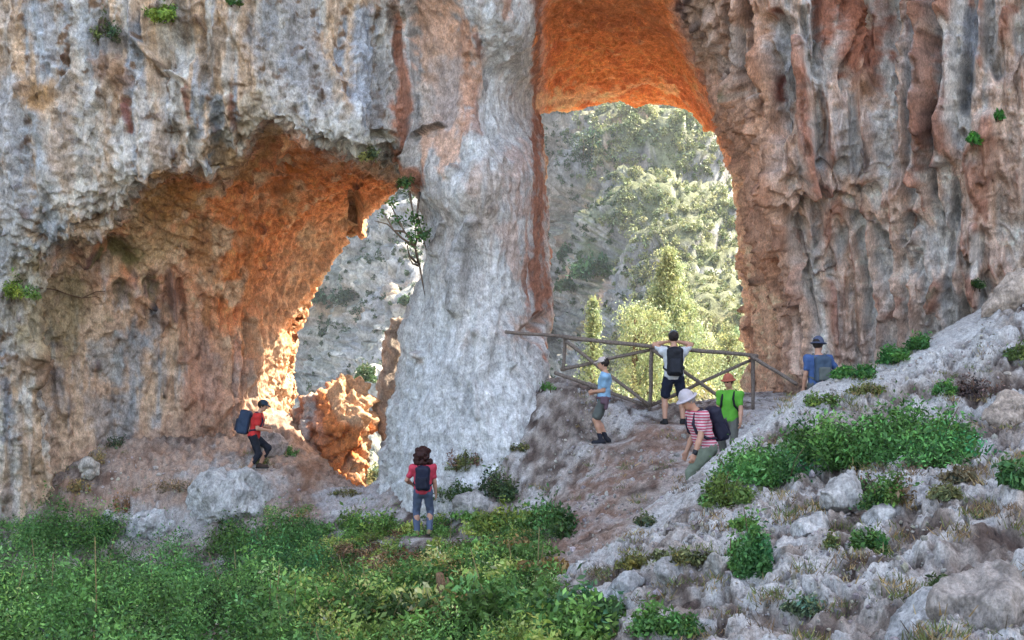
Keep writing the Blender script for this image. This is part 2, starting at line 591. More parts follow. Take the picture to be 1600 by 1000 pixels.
# ------------------------------------------------------------------ cliff with its two arches
CP = [  # upper left, the overhang
    (-320, -160, 24.6), (-320, 300, 24.8), (-320, 900, 26), (0, -160, 24.6), (0, 0, 24.7), (200, -160, 24.4), (200, 0, 24.7), (400, -160, 24.3), (400, 0, 24.6), (550, -20, 24.8),
    (0, 200, 24.7), (150, 200, 24.7), (300, 230, 24.8), (400, 130, 24.5), (520, 190, 24.2), (565, 232, 24.6), (0, 400, 25.4), (80, 360, 25.1), (30, 520, 26),
    (220, 290, 24.9), (470, 215, 24.6),
    # inside the left alcove
    (120, 400, 26.0), (200, 400, 26.4), (300, 330, 26.2), (250, 330, 26), (400, 300, 26.6), (440, 250, 26.0), (500, 300, 27.2), (560, 290, 27.6), (610, 300, 28.2), (560, 350, 29.5),
    (500, 440, 29.8), (400, 420, 28.0), (300, 450, 27.4), (460, 560, 29.9), (445, 650, 29.3), (400, 570, 28.4), (350, 600, 27.9), (250, 560, 27.6), (200, 480, 26.9), (150, 600, 27.0),
    (80, 560, 26.5), (0, 650, 26.3), (100, 720, 26.7), (200, 740, 27.3), (320, 700, 27.7), (400, 700, 28.2), (300, 850, 27.4), (0, 850, 26.4), (450, 800, 28.6),
    # pillar
    (645, 60, 25.2), (640, 180, 25.2), (700, 60, 24.7), (750, 60, 24.4), (750, 200, 24.4), (700, 250, 24.6), (650, 290, 25.3), (800, 60, 24.6), (800, 250, 24.6), (833, 60, 25.2), (840, 250, 26.1),
    (845, 60, 26.2), (850, 330, 26.6), (815, 380, 24.9), (857, 450, 26.6), (830, 440, 25.4), (740, 400, 24.4), (690, 400, 24.8), (664, 400, 25.6), (720, 500, 24.2), (650, 500, 25.5), (680, 520, 24.6),
    (800, 520, 24.4), (850, 530, 25.6), (700, 620, 24.0), (628, 600, 25.6), (660, 620, 24.5), (602, 720, 25.6), (650, 720, 24.3), (585, 780, 25.3), (740, 720, 23.6), (800, 620, 23.9), (840, 620, 24.2), (820, 740, 23.4),
    (600, 850, 25), (740, 850, 23.3), (870, 760, 24),
    # ceiling and jamb of the right arch
    (870, 0, 25.4), (950, 0, 25.6), (1020, 0, 25.3), (870, -160, 23.6), (950, -160, 23.4), (1050, -160, 23.4), (870, 90, 27.6), (950, 90, 27.9), (1040, 90, 27.6), (900, 150, 29.6), (1000, 150, 29.9), (1060, 160, 29.9),
    (850, 170, 28.5), (1100, 190, 28.6), (1075, 60, 25.6), (1110, 130, 26.2), (1140, 200, 26.3), (1130, 240, 28.6), (1168, 290, 26.2), (1149, 300, 28.6), (1192, 380, 25.9), (1163, 400, 28.4),
    (1216, 470, 25.7), (1190, 470, 27.2), (1168, 480, 28.4), (1171, 560, 28.4), (1205, 560, 27.0), (1242, 570, 25.5), (1250, 660, 25.6), (1200, 660, 27.2),
    # right wall
    (1120, -160, 23.4), (1130, 40, 24.8), (1180, 100, 24.5), (1230, 200, 24.3), (1250, 350, 24.9), (1240, 480, 25.4), (1300, -160, 23.2), (1300, 60, 23.8), (1340, 60, 24.2), (1300, 300, 24.4), (1320, 450, 25), (1300, 600, 25.4),
    (1450, -160, 22.6), (1450, 100, 23), (1450, 300, 23.4), (1450, 450, 23.8), (1450, 600, 24.2), (1600, -160, 21.8), (1600, 100, 22.2), (1600, 300, 22.6), (1600, 440, 23), (1600, 700, 23.5),
    (1920, 0, 20.5), (1920, 500, 21.5), (1920, 800, 22), (1300, 850, 25)]
HOLE1 = [(630, 289), (600, 316), (572, 340), (566, 375), (552, 378), (543, 372), (520, 413), (497, 453), (481, 485), (470, 520), (463, 555), (459, 590), (460, 630), (452, 652), (462, 900),
         (560, 900), (580, 775), (598, 720), (610, 655), (621, 590), (628, 545), (638, 490), (656, 440), (667, 400), (665, 345), (654, 305)]
HOLE2 = [(843, 178), (868, 171), (890, 167), (925, 166), (962, 160), (1000, 160), (1040, 160), (1066, 165), (1086, 176), (1098, 190), (1103, 205), (1112, 199), (1124, 214), (1136, 240), (1146, 272), (1153, 312),
         (1159, 360), (1164, 420), (1168, 470), (1168, 520), (1172, 560), (1176, 640), (1180, 950), (870, 950), (858, 620), (852, 560), (850, 530), (858, 505), (859, 470), (857, 420), (853, 360), (850, 300), (847, 240)]
ALCOVE = [(88, 388), (140, 384), (172, 360), (196, 322), (222, 300), (252, 283), (276, 272), (300, 268), (330, 280), (352, 292), (372, 262), (392, 228), (415, 205), (440, 205), (468, 222), (492, 238),
          (540, 244), (580, 258), (628, 286), (640, 320), (640, 900), (100, 900), (60, 560), (70, 440)]

# relief: ([(px, py, half width)...], height in metres: + towards the viewer)
RELIEF = [
    ([(1212, 40, 22), (1225, 140, 24), (1215, 205, 16)], .45), ([(1262, 20, 15), (1280, 150, 14), (1288, 260, 7)], .35), ([(1248, 60, 9), (1256, 190, 12), (1268, 300, 8)], -.45),
    ([(1305, -40, 26), (1340, 60, 42), (1352, 128, 12)], -.40), ([(1385, -50, 14), (1392, 70, 10), (1398, 180, 7)], .2),
    ([(1435, -60, 12), (1428, 100, 11), (1418, 250, 8), (1418, 420, 6)], .35), ([(1452, 10, 7), (1440, 150, 11), (1436, 280, 9)], -.5),
    ([(1466, -40, 8), (1464, 120, 7), (1455, 300, 7)], .32), ([(1486, -20, 8), (1478, 110, 10), (1468, 250, 9)], -.5), ([(1512, -60, 13), (1514, 80, 12), (1500, 170, 10)], .4),
    ([(1535, -40, 8), (1545, 60, 14), (1560, 120, 8)], .25), ([(1540, 190, 18), (1530, 280, 18), (1515, 400, 8)], -.4), ([(1498, 210, 7), (1492, 320, 9), (1480, 470, 7)], .25),
    ([(1575, 20, 8), (1570, 60, 10)], -.3), ([(1588, 60, 20), (1570, 110, 18)], .25), ([(1525, 350, 6), (1520, 470, 10)], -.4),
    ([(1195, 60, 8), (1180, 140, 8)], -.35), ([(1150, -20, 6), (1148, 90, 5), (1150, 160, 5)], -.4), ([(1108, 30, 12), (1120, 60, 10)], -.4), ([(1165, 30, 12), (1170, 140, 9)], .25),
    ([(1296, 240, 4), (1292, 360, 5)], -.3), ([(1352, 200, 3), (1356, 262, 3)], -.25), ([(1300, 360, 4), (1280, 395, 8)], -.3), ([(1420, 340, 9), (1405, 380, 6)], .3), ([(1433, 360, 7), (1428, 385, 9)], -.35),
    ([(1297, 440, 7), (1305, 530, 5)], -.3), ([(1245, 430, 8), (1240, 470, 8)], -.2), ([(1470, 450, 10), (1455, 480, 8)], -.3), ([(1400, 440, 10), (1380, 500, 6)], -.2),
    ([(1210, 280, 12), (1225, 380, 8)], -.28), ([(1250, 330, 9), (1262, 420, 10), (1270, 520, 6)], .2),
    # pillar
    ([(636, -40, 8), (636, 120, 9), (650, 280, 6)], -.35), ([(742, 60, 6), (750, 150, 5)], -.1), ([(735, 345, 10), (722, 400, 14), (712, 480, 9)], -.22), ([(692, 345, 3), (680, 400, 4)], -.14),
    ([(655, 210, 2), (690, 190, 3)], -.25), ([(710, 260, 5), (700, 275, 4)], -.15), ([(655, 555, 6)], -.2), ([(740, 520, 5)], -.2), ([(782, 120, 26), (790, 300, 22)], .12),
    ([(700, 20, 24), (690, 180, 20)], .12), ([(795, 480, 10), (770, 600, 12)], .1), ([(740, 600, 5), (742, 650, 5)], -.15), ([(800, 570, 5)], -.2), ([(830, 520, 14), (845, 500, 10)], .3),
    # upper left
    ([(205, 0, 4), (208, 60, 4), (245, 100, 4), (290, 130, 3)], -.35), ([(300, 60, 30), (250, 80, 30)], .3), ([(345, 20, 4), (380, 90, 3)], -.15), ([(330, 60, 18), (345, 120, 14)], -.15),
    ([(30, 140, 10), (50, 180, 12)], -.25), ([(60, 180, 8), (75, 300, 14), (80, 370, 10)], -.22), ([(480, 90, 3)], -.3), ([(560, 90, 6), (562, 200, 12)], -.15), ([(595, 60, 6), (598, 220, 8)], .15),
    ([(180, 100, 10), (150, 160, 6)], -.25), ([(195, 125, 5)], -.35), ([(290, 148, 5)], -.3), ([(355, 150, 5), (366, 230, 4)], -.2), ([(110, 110, 4), (90, 140, 5)], -.2),
    ([(265, 215, 18), (300, 250, 10)], .2), ([(300, 210, 8), (312, 268, 8)], .25), ([(338, 200, 10), (345, 280, 12)], .2),
    # alcove
    ([(554, 300, 9), (556, 340, 9), (553, 374, 8)], .5), ([(135, 405, 12)], -.35), ([(180, 400, 26), (190, 410, 20)], .25), ([(190, 455, 14)], .22), ([(237, 450, 14)], .3), ([(236, 475, 7)], -.45), ([(217, 488, 5)], -.4),
    ([(268, 430, 5), (272, 510, 5)], -.35), ([(282, 440, 5), (290, 560, 6)], .2), ([(284, 560, 12)], -.25), ([(262, 590, 5), (256, 620, 4)], -.35), ([(55, 560, 18), (58, 600, 12)], -.35), ([(90, 590, 12), (100, 640, 16)], -.2),
    ([(190, 520, 6)], -.25), ([(152, 572, 9)], -.25), ([(240, 520, 12), (215, 600, 18), (200, 660, 14)], -.12), ([(5, 770, 12)], -.3), ([(400, 330, 6), (350, 430, 6), (340, 520, 5)], -.12), ([(250, 350, 5), (320, 380, 4)], -.1),
    ([(300, 620, 6), (290, 640, 4)], -.25), ([(352, 625, 14), (330, 660, 12)], -.25), ([(395, 505, 8), (398, 555, 6)], .2), ([(430, 250, 4), (450, 230, 4)], -.15),
]

# colour marks: ([(px, py, half width)...], albedo, opacity)
ORANGE, DEEP, RED = (.76, .255, .10), (.36, .10, .03), (.24, .085, .05)
TAN, OCHRE, WHITE, GREY, BLUE = (.42, .27, .16), (.34, .21, .10), (.60, .57, .54), (.33, .32, .31), (.31, .35, .39)
BROWN, DARK = (.15, .09, .06), (.07, .055, .05)
MARKS = [
    ([(120, 720, 26), (220, 690, 34), (330, 670, 34), (400, 655, 30), (445, 630, 22)], (.43, .28, .21), .85), ([(330, 690, 26), (420, 675, 24)], (.40, .22, .15), .7),
    # upper left: white and blue-grey washes, rust runs
    ([(185, 200, 16), (195, 320, 20)], WHITE, .95), ([(215, 150, 14), (225, 260, 16)], WHITE, .8), ([(292, 205, 10), (308, 262, 12)], WHITE, 1), ([(340, 160, 12), (345, 255, 10)], BLUE, .9), ([(262, 110, 8), (268, 170, 9)], WHITE, .7),
    ([(130, 220, 9), (135, 330, 10)], WHITE, .6), ([(60, 190, 12), (72, 290, 18), (70, 370, 22)], BLUE, .85), ([(10, 150, 26), (20, 330, 30), (10, 420, 22)], (.42, .44, .47), .8), ([(60, 20, 22), (75, 110, 12)], (.38, .42, .47), .8), ([(120, 20, 20), (140, 90, 14)], (.36, .40, .44), .7),
    ([(160, 60, 30), (195, 60, 26)], (.17, .16, .16), .8), ([(50, 150, 22), (70, 145, 12)], (.36, .20, .08), .8), ([(195, 120, 20), (150, 100, 14)], (.26, .14, .08), .7), ([(198, 150, 6), (202, 205, 4)], (.22, .08, .06), .9), ([(290, 140, 7), (292, 185, 5)], (.25, .1, .07), .8),
    ([(365, 150, 5), (370, 245, 5)], (.25, .1, .06), .8), ([(330, 70, 24), (320, 120, 16)], (.23, .18, .14), .8), ([(270, 20, 22), (290, 50, 12)], (.13, .10, .07), .7), ([(250, 75, 6), (245, 95, 8)], (.24, .17, .1), .6),
    ([(265, 45, 12), (275, 110, 10)], (.45, .44, .42), .7), ([(110, 130, 18), (100, 250, 26)], (.45, .34, .26), .7), ([(150, 180, 20), (160, 300, 14)], (.44, .33, .25), .6), ([(250, 180, 14), (250, 270, 18)], (.44, .33, .26), .6),
    ([(420, 30, 40), (460, 120, 40)], (.28, .28, .29), .8), ([(565, 20, 12), (570, 210, 22)], (.34, .38, .44), .9), ([(520, 200, 34), (550, 225, 28), (580, 225, 10)], (.56, .55, .53), .9), ([(425, 140, 22), (440, 190, 22)], (.52, .48, .44), .7), ([(400, 170, 20), (370, 215, 14)], (.45, .37, .27), .7),
    ([(482, 60, 20), (500, 170, 20)], (.36, .33, .32), .5), ([(600, 30, 10), (600, 200, 12)], (.24, .23, .23), .6), ([(480, 90, 5)], DARK, .9), ([(610, 215, 20), (575, 235, 12)], (.34, .33, .26), .6),
    # pillar top
    ([(624, 40, 10), (628, 120, 12), (634, 240, 14), (655, 285, 12)], (.36, .145, .085), .9), ([(665, 20, 18), (700, 60, 20)], (.46, .29, .22), .8), ([(665, -10, 44), (705, 120, 50), (690, 230, 26)], (.58, .36, .265), .9), ([(672, 80, 16), (668, 110, 12)], (.34, .22, .14), .8), ([(725, 40, 12), (730, 200, 12)], (.46, .25, .17), .85), ([(660, 40, 14), (700, 160, 26)], (.47, .31, .24), .7), ([(760, 240, 10), (735, 300, 10)], (.45, .30, .24), .5),
    ([(745, 60, 4), (750, 85, 5)], (.2, .1, .07), .9), ([(765, 20, 14), (785, 120, 18), (755, 240, 24)], (.56, .58, .60), .9), ([(795, 10, 12), (790, 30, 10)], (.42, .22, .15), .7), ([(815, 60, 10), (820, 200, 10)], (.36, .35, .35), .7), ([(660, 150, 14), (668, 195, 8)], (.50, .46, .42), .6),
    ([(740, 140, 4), (748, 210, 7)], (.3, .15, .1), .7), ([(700, 110, 24), (690, 170, 18)], (.37, .33, .32), .7),
    ([(845, -40, 6), (838, 120, 6), (840, 260, 8), (842, 420, 15), (845, 500, 15)], (.27, .115, .075), .95), ([(815, 240, 14), (812, 330, 10)], (.42, .30, .26), .7), ([(800, 360, 16), (812, 430, 10)], (.42, .31, .27), .7),
    ([(735, 348, 9), (722, 400, 15), (712, 480, 10)], (.22, .21, .205), .85), ([(694, 345, 3), (682, 385, 5)], (.25, .22, .2), .8), ([(655, 553, 6), (654, 563, 5)], (.3, .19, .12), .9), ([(730, 520, 7), (715, 545, 8)], (.33, .26, .22), .6), ([(655, 330, 8), (650, 380, 6)], (.26, .22, .19), .7),
    ([(820, 520, 22), (850, 505, 12)], (.40, .28, .23), .8), ([(858, 540, 16), (880, 560, 20), (960, 600, 14)], (.30, .12, .07), .9), ([(670, 640, 44), (690, 560, 36), (680, 700, 50)], (.49, .50, .52), .7), ([(720, 600, 50), (760, 560, 30)], (.46, .46, .47), .6),
    ([(655, 210, 2), (690, 190, 2.5)], DARK, .8), ([(712, 258, 6)], (.2, .14, .12), .8),
    # alcove: tan patches, dark spots, several of them on hollows
    ([(340, 240, 14), (380, 260, 22), (345, 275, 14)], (.40, .24, .11), .7), ([(455, 290, 12), (450, 330, 14)], (.50, .32, .18), .7), ([(230, 340, 40), (270, 375, 34), (200, 390, 30)], (.44, .30, .17), .8), ([(310, 320, 16), (330, 400, 16)], (.45, .31, .19), .6),
    ([(250, 300, 26), (290, 310, 34), (240, 330, 16)], (.38, .19, .07), .75), ([(320, 380, 14), (330, 430, 12)], (.44, .19, .08), .7), ([(325, 460, 8), (328, 500, 6)], (.44, .21, .10), .7), ([(385, 370, 14), (390, 470, 10)], (.45, .2, .09), .6),
    ([(400, 245, 10), (420, 215, 14)], (.42, .25, .11), .7), ([(560, 310, 14), (545, 350, 14)], (.17, .12, .05), .7), ([(135, 405, 13)], (.11, .05, .05), .9), ([(185, 400, 26)], (.13, .12, .05), .85), ([(195, 460, 14), (185, 450, 10)], (.12, .10, .06), .8), ([(237, 448, 15)], (.14, .13, .06), .8),
    ([(130, 455, 28), (145, 440, 14)], (.25, .13, .09), .5), ([(236, 475, 6), (237, 490, 5)], (.03, .03, .04), .95), ([(217, 488, 5)], (.03, .03, .04), .9), ([(268, 425, 5), (272, 500, 6)], (.15, .09, .08), .8), ([(200, 520, 16), (215, 600, 18), (190, 680, 16)], (.28, .29, .31), .75), ([(240, 500, 10), (240, 590, 12)], (.26, .27, .29), .7),
    ([(60, 455, 40), (80, 520, 50), (110, 480, 40)], (.32, .25, .14), .7), ([(150, 540, 24), (165, 570, 20)], (.37, .37, .37), .7), ([(55, 570, 16), (55, 595, 12)], (.20, .12, .08), .8), ([(90, 580, 12), (100, 640, 18)], (.22, .22, .24), .7), ([(284, 560, 12)], (.22, .11, .07), .8), ([(262, 590, 4), (256, 625, 3)], DARK, .8),
    ([(150, 640, 24), (160, 680, 24)], (.33, .31, .31), .6), ([(340, 560, 12), (330, 620, 10)], (.38, .34, .32), .6), ([(320, 600, 40), (400, 620, 40), (430, 640, 24)], (.43, .23, .16), .7), ([(30, 640, 18), (40, 760, 26)], (.44, .30, .21), .7), ([(20, 700, 8), (15, 800, 12)], (.22, .2, .2), .6), ([(8, 600, 8), (6, 690, 8)], (.16, .17, .2), .8),
    ([(70, 740, 20), (80, 800, 30)], (.40, .27, .18), .6), ([(395, 510, 10), (398, 552, 8)], (.46, .17, .06), .8), ([(20, 570, 10), (25, 600, 10)], (.44, .34, .28), .6), ([(152, 572, 8)], (.15, .1, .1), .8), ([(430, 300, 20), (470, 250, 14), (500, 250, 10)], (.46, .13, .03), .7),
    # right arch
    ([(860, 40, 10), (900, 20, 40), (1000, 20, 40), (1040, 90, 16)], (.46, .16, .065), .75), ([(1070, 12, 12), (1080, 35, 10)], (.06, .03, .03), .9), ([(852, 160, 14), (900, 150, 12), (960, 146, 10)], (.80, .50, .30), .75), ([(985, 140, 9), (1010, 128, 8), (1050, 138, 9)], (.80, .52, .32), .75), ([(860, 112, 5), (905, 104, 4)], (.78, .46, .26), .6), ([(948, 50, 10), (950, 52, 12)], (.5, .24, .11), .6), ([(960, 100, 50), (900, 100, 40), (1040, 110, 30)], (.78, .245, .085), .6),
    # right wall
    ([(1300, -20, 22), (1340, 60, 42), (1350, 120, 18)], (.31, .115, .07), .95), ([(1358, 20, 5), (1352, 40, 6)], (.48, .34, .24), .9), ([(1350, 140, 20), (1365, 150, 12)], (.48, .29, .20), .7), ([(1212, 50, 16), (1225, 140, 17), (1214, 200, 10)], (.43, .43, .44), .85), ([(1264, 20, 12), (1280, 140, 11)], (.42, .41, .40), .7),
    ([(1252, 110, 8), (1258, 190, 12), (1270, 280, 10)], (.34, .14, .09), .8), ([(1205, 120, 6), (1204, 160, 6)], (.2, .05, .035), .9), ([(1210, 15, 5)], (.25, .08, .05), .9), ([(1455, 60, 7), (1443, 180, 11), (1438, 260, 9)], (.27, .125, .085), .85), ([(1487, 30, 6), (1478, 130, 9), (1468, 230, 8)], (.24, .12, .09), .8),
    ([(1434, 30, 8), (1426, 120, 8), (1420, 240, 7)], (.43, .43, .45), .8), ([(1512, 20, 9), (1516, 90, 11), (1500, 160, 12)], (.30, .32, .37), .8), ([(1545, 40, 14), (1555, 110, 12)], (.45, .41, .38), .7), ([(1580, 10, 8), (1570, 35, 8)], (.34, .16, .11), .8), ([(1548, 220, 14), (1532, 290, 14)], (.30, .15, .10), .8),
    ([(1330, 190, 22), (1340, 260, 20)], (.44, .42, .42), .7), ([(1395, 190, 10), (1400, 300, 10)], (.45, .29, .23), .6), ([(1270, 330, 10), (1275, 420, 8)], (.42, .40, .39), .6), ([(1490, 300, 12), (1495, 420, 18)], (.40, .37, .35), .6), ([(1245, 360, 10), (1240, 480, 12)], (.40, .20, .14), .6), ([(1196, 400, 12), (1200, 540, 14)], (.46, .22, .13), .7),
    ([(1152, 270, 8), (1174, 420, 12), (1192, 500, 22), (1205, 600, 32)], (.74, .45, .30), .9), ([(1145, 60, 24), (1160, 140, 14)], (.42, .38, .36), .7), ([(1105, 25, 24), (1100, 90, 14)], (.45, .31, .24), .7), ([(1120, 80, 12), (1140, 150, 10)], (.42, .38, .38), .6), ([(1150, 120, 4), (1150, 150, 4)], (.09, .11, .05), .7), ([(1270, 320, 30), (1200, 330, 20)], (.45, .25, .17), .5),  # first stroke: bounced glow on the arch's jamb, painted into the colour
    ([(1560, 250, 20), (1575, 330, 24)], (.42, .29, .23), .6), ([(1352, 210, 3), (1356, 258, 3)], (.1, .07, .06), .9), ([(1470, 450, 8), (1460, 465, 6)], (.1, .1, .07), .8), ([(1297, 440, 6), (1306, 520, 5)], (.26, .13, .1), .8), ([(1405, 470, 8), (1385, 500, 6)], (.38, .16, .11), .7), ([(1340, 540, 40), (1420, 500, 30)], (.45, .31, .25), .5),
    ([(1580, 450, 20), (1600, 430, 20)], (.45, .33, .25), .7),
]


def build_cliff():
    gx = np.arange(-320, 1924, 4.0)
    gy = np.arange(-164, 904, 4.0)
    cx = np.arange(-336, 1945, 24.0)
    cy = np.arange(-180, 930, 24.0)
    f = tps([c[:2] for c in CP], [c[2] for c in CP], 2e-5)
    Dc = f(np.stack(np.meshgrid(cx, cy, indexing='ij'), -1).reshape(-1, 2)).reshape(len(cx), len(cy))
    GX, GY = np.meshgrid(gx, gy, indexing='ij')
    D = upsample(Dc, cx, cy, GX, GY)
    flat = np.stack([GX.ravel(), GY.ravel(), np.zeros(GX.size)], 1)
    w1 = fbm(flat / 45.0, 4, 3).reshape(GX.shape)
    w2 = fbm(flat / 45.0 + 50, 4, 4).reshape(GX.shape)
    al = poly_sd(ALCOVE, GX + 9 * w1, GY + 9 * w2)
    D += 0.75 * sstep(7, -14, al) * sstep(640, 560, GX) - 0.25 * np.exp(-(np.maximum(al, 0) / 40) ** 2) * (al > 0) * (GX < 600) * (GY < 420)
    B = np.maximum(D + 1.1, 31.4 - 2.2 * np.exp(-((GX - 715) / 150) ** 4) * sstep(40, 150, GY) - 2.0 * sstep(1120, 1165, GX) * sstep(150, 260, GY) - 0.004 * np.clip(GX - 1200, 0, 700))
    h1 = poly_sd(HOLE1, GX + 7 * w1, GY + 7 * w2)
    h2 = poly_sd(HOLE2, GX + 6 * w2, GY + 6 * w1)
    D += 1.8 * np.exp(-(np.maximum(h1, 0) / (18 + 16 * w1)) ** 2) * sstep(520, 470, GX) * sstep(430, 500, GY)
    B = np.maximum(B, D + .5)
    H = np.minimum(h1, h2) * 0.0145
    ys = np.arange(20.0, 32.8, 0.105)
    Y = ys[None, None, :]
    k = 0.35

    def smax(a, b):
        hh = np.clip(0.5 + 0.5 * (a - b) / k, 0, 1)
        return b + (a - b) * hh + k * hh * (1 - hh)
    V = smax(D[:, :, None].astype(np.float32) - Y, Y - B[:, :, None].astype(np.float32)).astype(np.float32)
    V = smax(V, -H[:, :, None].astype(np.float32)).astype(np.float32)
    edge = np.full(V.shape[:2], -1.0, np.float32)
    V[0], V[-1], V[:, 0], V[:, -1] = 1, 1, 1, 1
    verts, quads = surface_nets(V)
    del V
    px = gx[0] + verts[:, 0] * 4.0
    py = gy[0] + verts[:, 1] * 4.0
    y = ys[0] + verts[:, 2] * 0.105
    P = np.stack([(px - 800) / F * y, y, (HOR - py) / F * y], 1)
    quads = quads[:, ::-1]
    tmp = new_mesh("cliff_coarse", P, quads)
    o = link("cliff_coarse", tmp)
    md = o.modifiers.new("s", 'SUBSURF')
    md.levels = md.render_levels = 1
    dg = bpy.context.evaluated_depsgraph_get()
    m = bpy.data.meshes.new_from_object(o.evaluated_get(dg))
    bpy.data.objects.remove(o)
    bpy.data.meshes.remove(tmp)
    m.name = "cliff"
    P = coords(m)
    N = normals(m)
    PX, PY = pix(P)
    # ---- relief
    wxy = np.stack([PX, PY], 1)
    jx = 7 * fbm(P * 1.2, 3, 101)
    jy = 14 * fbm(P * 1.2, 3, 102)
    right = sstep(1020, 1180, PX)
    pil = sstep(40, -40, poly_sd([(640, -200), (840, -200), (860, 500), (870, 760), (540, 900), (575, 770), (590, 700), (615, 480), (645, 300)], PX, PY))
    alc = sstep(8, -14, poly_sd(ALCOVE, PX + jx, PY + jy)) * sstep(650, 600, PX) * (1 - pil)
    alc *= 1 - sstep(560, 590, PX) * sstep(420, 470, PY)
    ceil = sstep(20, -20, poly_sd([(846, -200), (1060, -200), (1056, 20), (1080, 90), (1115, 170), (1146, 280), (1165, 400), (1120, 300), (1000, 200), (846, 200)], PX + jx, PY + jy))
    left = sstep(660, 600, PX) * (1 - alc)
    S = P * np.array([1.1, 1.1, .22])                    # stretched down the wall: flutes and runs
    fl1 = billow(S * 0.9 + fbm(P * .5, 2, 7)[:, None] * .5, 2, 111)
    fl2 = billow(S * 2.6 + fbm(P * .8, 2, 8)[:, None] * .5, 3, 121)
    lump = fbm(P * 0.8, 4, 131)
    b3 = billow(P * np.array([3, 3, 2.0]), 4, 141)
    fine = fbm(P * np.array([9, 9, 5.5]), 4, 151)
    pit = sstep(.42, .75, fbm(P * np.array([3.6, 3.6, 2.2]), 3, 161))
    pit2 = sstep(.35, .7, noise(P * np.array([7.5, 7.5, 5.0]), 171))
    seam = sstep(.09, .0, billow(P * np.array([1.9, 1.9, .20]) + .4 * fbm(P * .9, 3, 191)[:, None], 1, 192)) * sstep(-.1, .25, fbm(P * .8, 3, 193))
    drape = billow(P * np.array([1.9, 1.9, .055]) + .7 * fbm(P * np.array([.6, .6, .3]), 3, 195)[:, None] * np.array([1, 1, 0]), 2, 196, .38)
    drape2 = billow(P * np.array([4.6, 4.6, .11]) + .8 * fbm(P * np.array([.9, .9, .4]), 3, 197)[:, None] * np.array([1, 1, 0]), 2, 198, .4)
    h = 0.16 * lump * (1 - .5 * right)
    h += right * (1 - ceil) * (0.11 * (fl1 - .3) + 0.66 * (drape - .35) + .17 * (drape2 - .3) - .16 * seam)
    h += left * (0.14 * (fl1 - .3) + 0.06 * (b3 - .3) + .16 * (fl2 - .3) + .22 * (drape - .35) + .07 * (drape2 - .3) - .08 * seam)
    h += pil * (0.07 * (fl2 - .3) + .10 * (drape - .35))
    h += alc * ((0.14 * (fl2 - .3) + .22 * (drape - .35)) * sstep(380, 480, PY) + 0.04 * (b3 - .3))
    D2 = P @ np.array([[.6, 0, .8], [0, 1, 0], [-.8, 0, .6]])
    lay = billow(D2 * np.array([.7, 2.2, 3.0]), 3, 181)
    h += (alc * sstep(480, 400, PY) + ceil) * 0.11 * (lay - .3)
    h += 0.07 * fine * (1 - .5 * pil) * (1 - .4 * ceil) - (0.20 * pit + 0.06 * pit2) * (1 - .8 * pil) * (1 - .8 * ceil) * (1 - .4 * alc)
    rel = np.zeros(len(P))
    for pts_, amt in RELIEF:
        a = np.array(pts_)
        mw = a[:, 2].max() * 2 + 24
        sel = np.nonzero((PX > a[:, 0].min() - mw) & (PX < a[:, 0].max() + mw) & (PY > a[:, 1].min() - mw) & (PY < a[:, 1].max() + mw))[0]
        sd = stroke_sd(pts_, PX[sel] + .6 * jx[sel], PY[sel] + .6 * jy[sel])
        rel[sel] += amt * sstep(.4, -.6, sd)
    h += rel * 1.0
    front = sstep(.2, -.1, N[:, 1])
    set_coords(m, P + N * h[:, None])
    # ---- colour
    n1 = fbm(S * .7, 4, 201)
    n2 = fbm(S * np.array([2.4, 2.4, 1.2]), 4, 211)
    n3 = fbm(P * 5, 4, 221)
    streak = fbm(P * np.array([3.2, 3.2, .28]), 4, 231)
    A = lambda *c: np.array(c)

    def mix(c, d, w):
        return c + (np.asarray(d) - c) * np.clip(w, 0, 1)[:, None]
    c = np.tile(A(.40, .36, .33), (len(P), 1))
    # left wall
    cl = mix(np.tile(A(.45, .42, .395), (len(P), 1)), A(.58, .42, .30), sstep(-.28, .16, n1 + .5 * n2 + .0006 * (180 - np.abs(PX - 200))))
    cl = mix(cl, A(.33, .35, .38), sstep(.08, .4, streak + .3 * n1))
    cl = mix(cl, A(.62, .58, .53), sstep(.08, .4, n2 + .3 * streak))
    cl = mix(cl, A(.27, .15, .08), .85 * sstep(.2, .42, n3 * .7 - .6 * n2 + .3 * streak))
    cl = mix(cl, A(.15, .09, .06), .7 * seam)
    c = mix(c, cl, left)
    # pillar
    cp = mix(np.tile(A(.50, .50, .505), (len(P), 1)), A(.38, .37, .37), sstep(-.1, .4, streak))
    cp = mix(cp, A(.42, .35, .31), .7 * sstep(.05, .4, n1 + .3 * n2))
    cp = mix(cp, A(.54, .54, .55), .8 * sstep(.1, .4, n2))
    cp = mix(cp, A(.60, .605, .615), .7 * sstep(380, 620, PY + 60 * n1))
    c = mix(c, cp, pil)
    # right wall
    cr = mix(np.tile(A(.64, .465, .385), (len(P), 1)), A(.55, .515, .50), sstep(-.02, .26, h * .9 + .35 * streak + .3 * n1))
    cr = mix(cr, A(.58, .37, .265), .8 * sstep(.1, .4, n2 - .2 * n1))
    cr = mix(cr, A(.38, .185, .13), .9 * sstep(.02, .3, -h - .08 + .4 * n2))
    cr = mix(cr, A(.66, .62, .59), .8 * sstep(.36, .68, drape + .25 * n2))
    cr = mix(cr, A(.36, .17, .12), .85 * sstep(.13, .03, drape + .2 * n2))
    cr = mix(cr, A(.13, .06, .045), .8 * seam)
    cr = mix(cr, A(.56, .29, .18), sstep(1260, 1190, PX + jx * 2 - .08 * (PY - 300)) * .7)
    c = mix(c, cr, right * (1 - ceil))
    # alcove: rust vault above, streaked grey and tan wall below
    ca = mix(np.tile(A(*ORANGE), (len(P), 1)), A(.68, .31, .165), sstep(-.2, .35, n1 + .5 * n2))
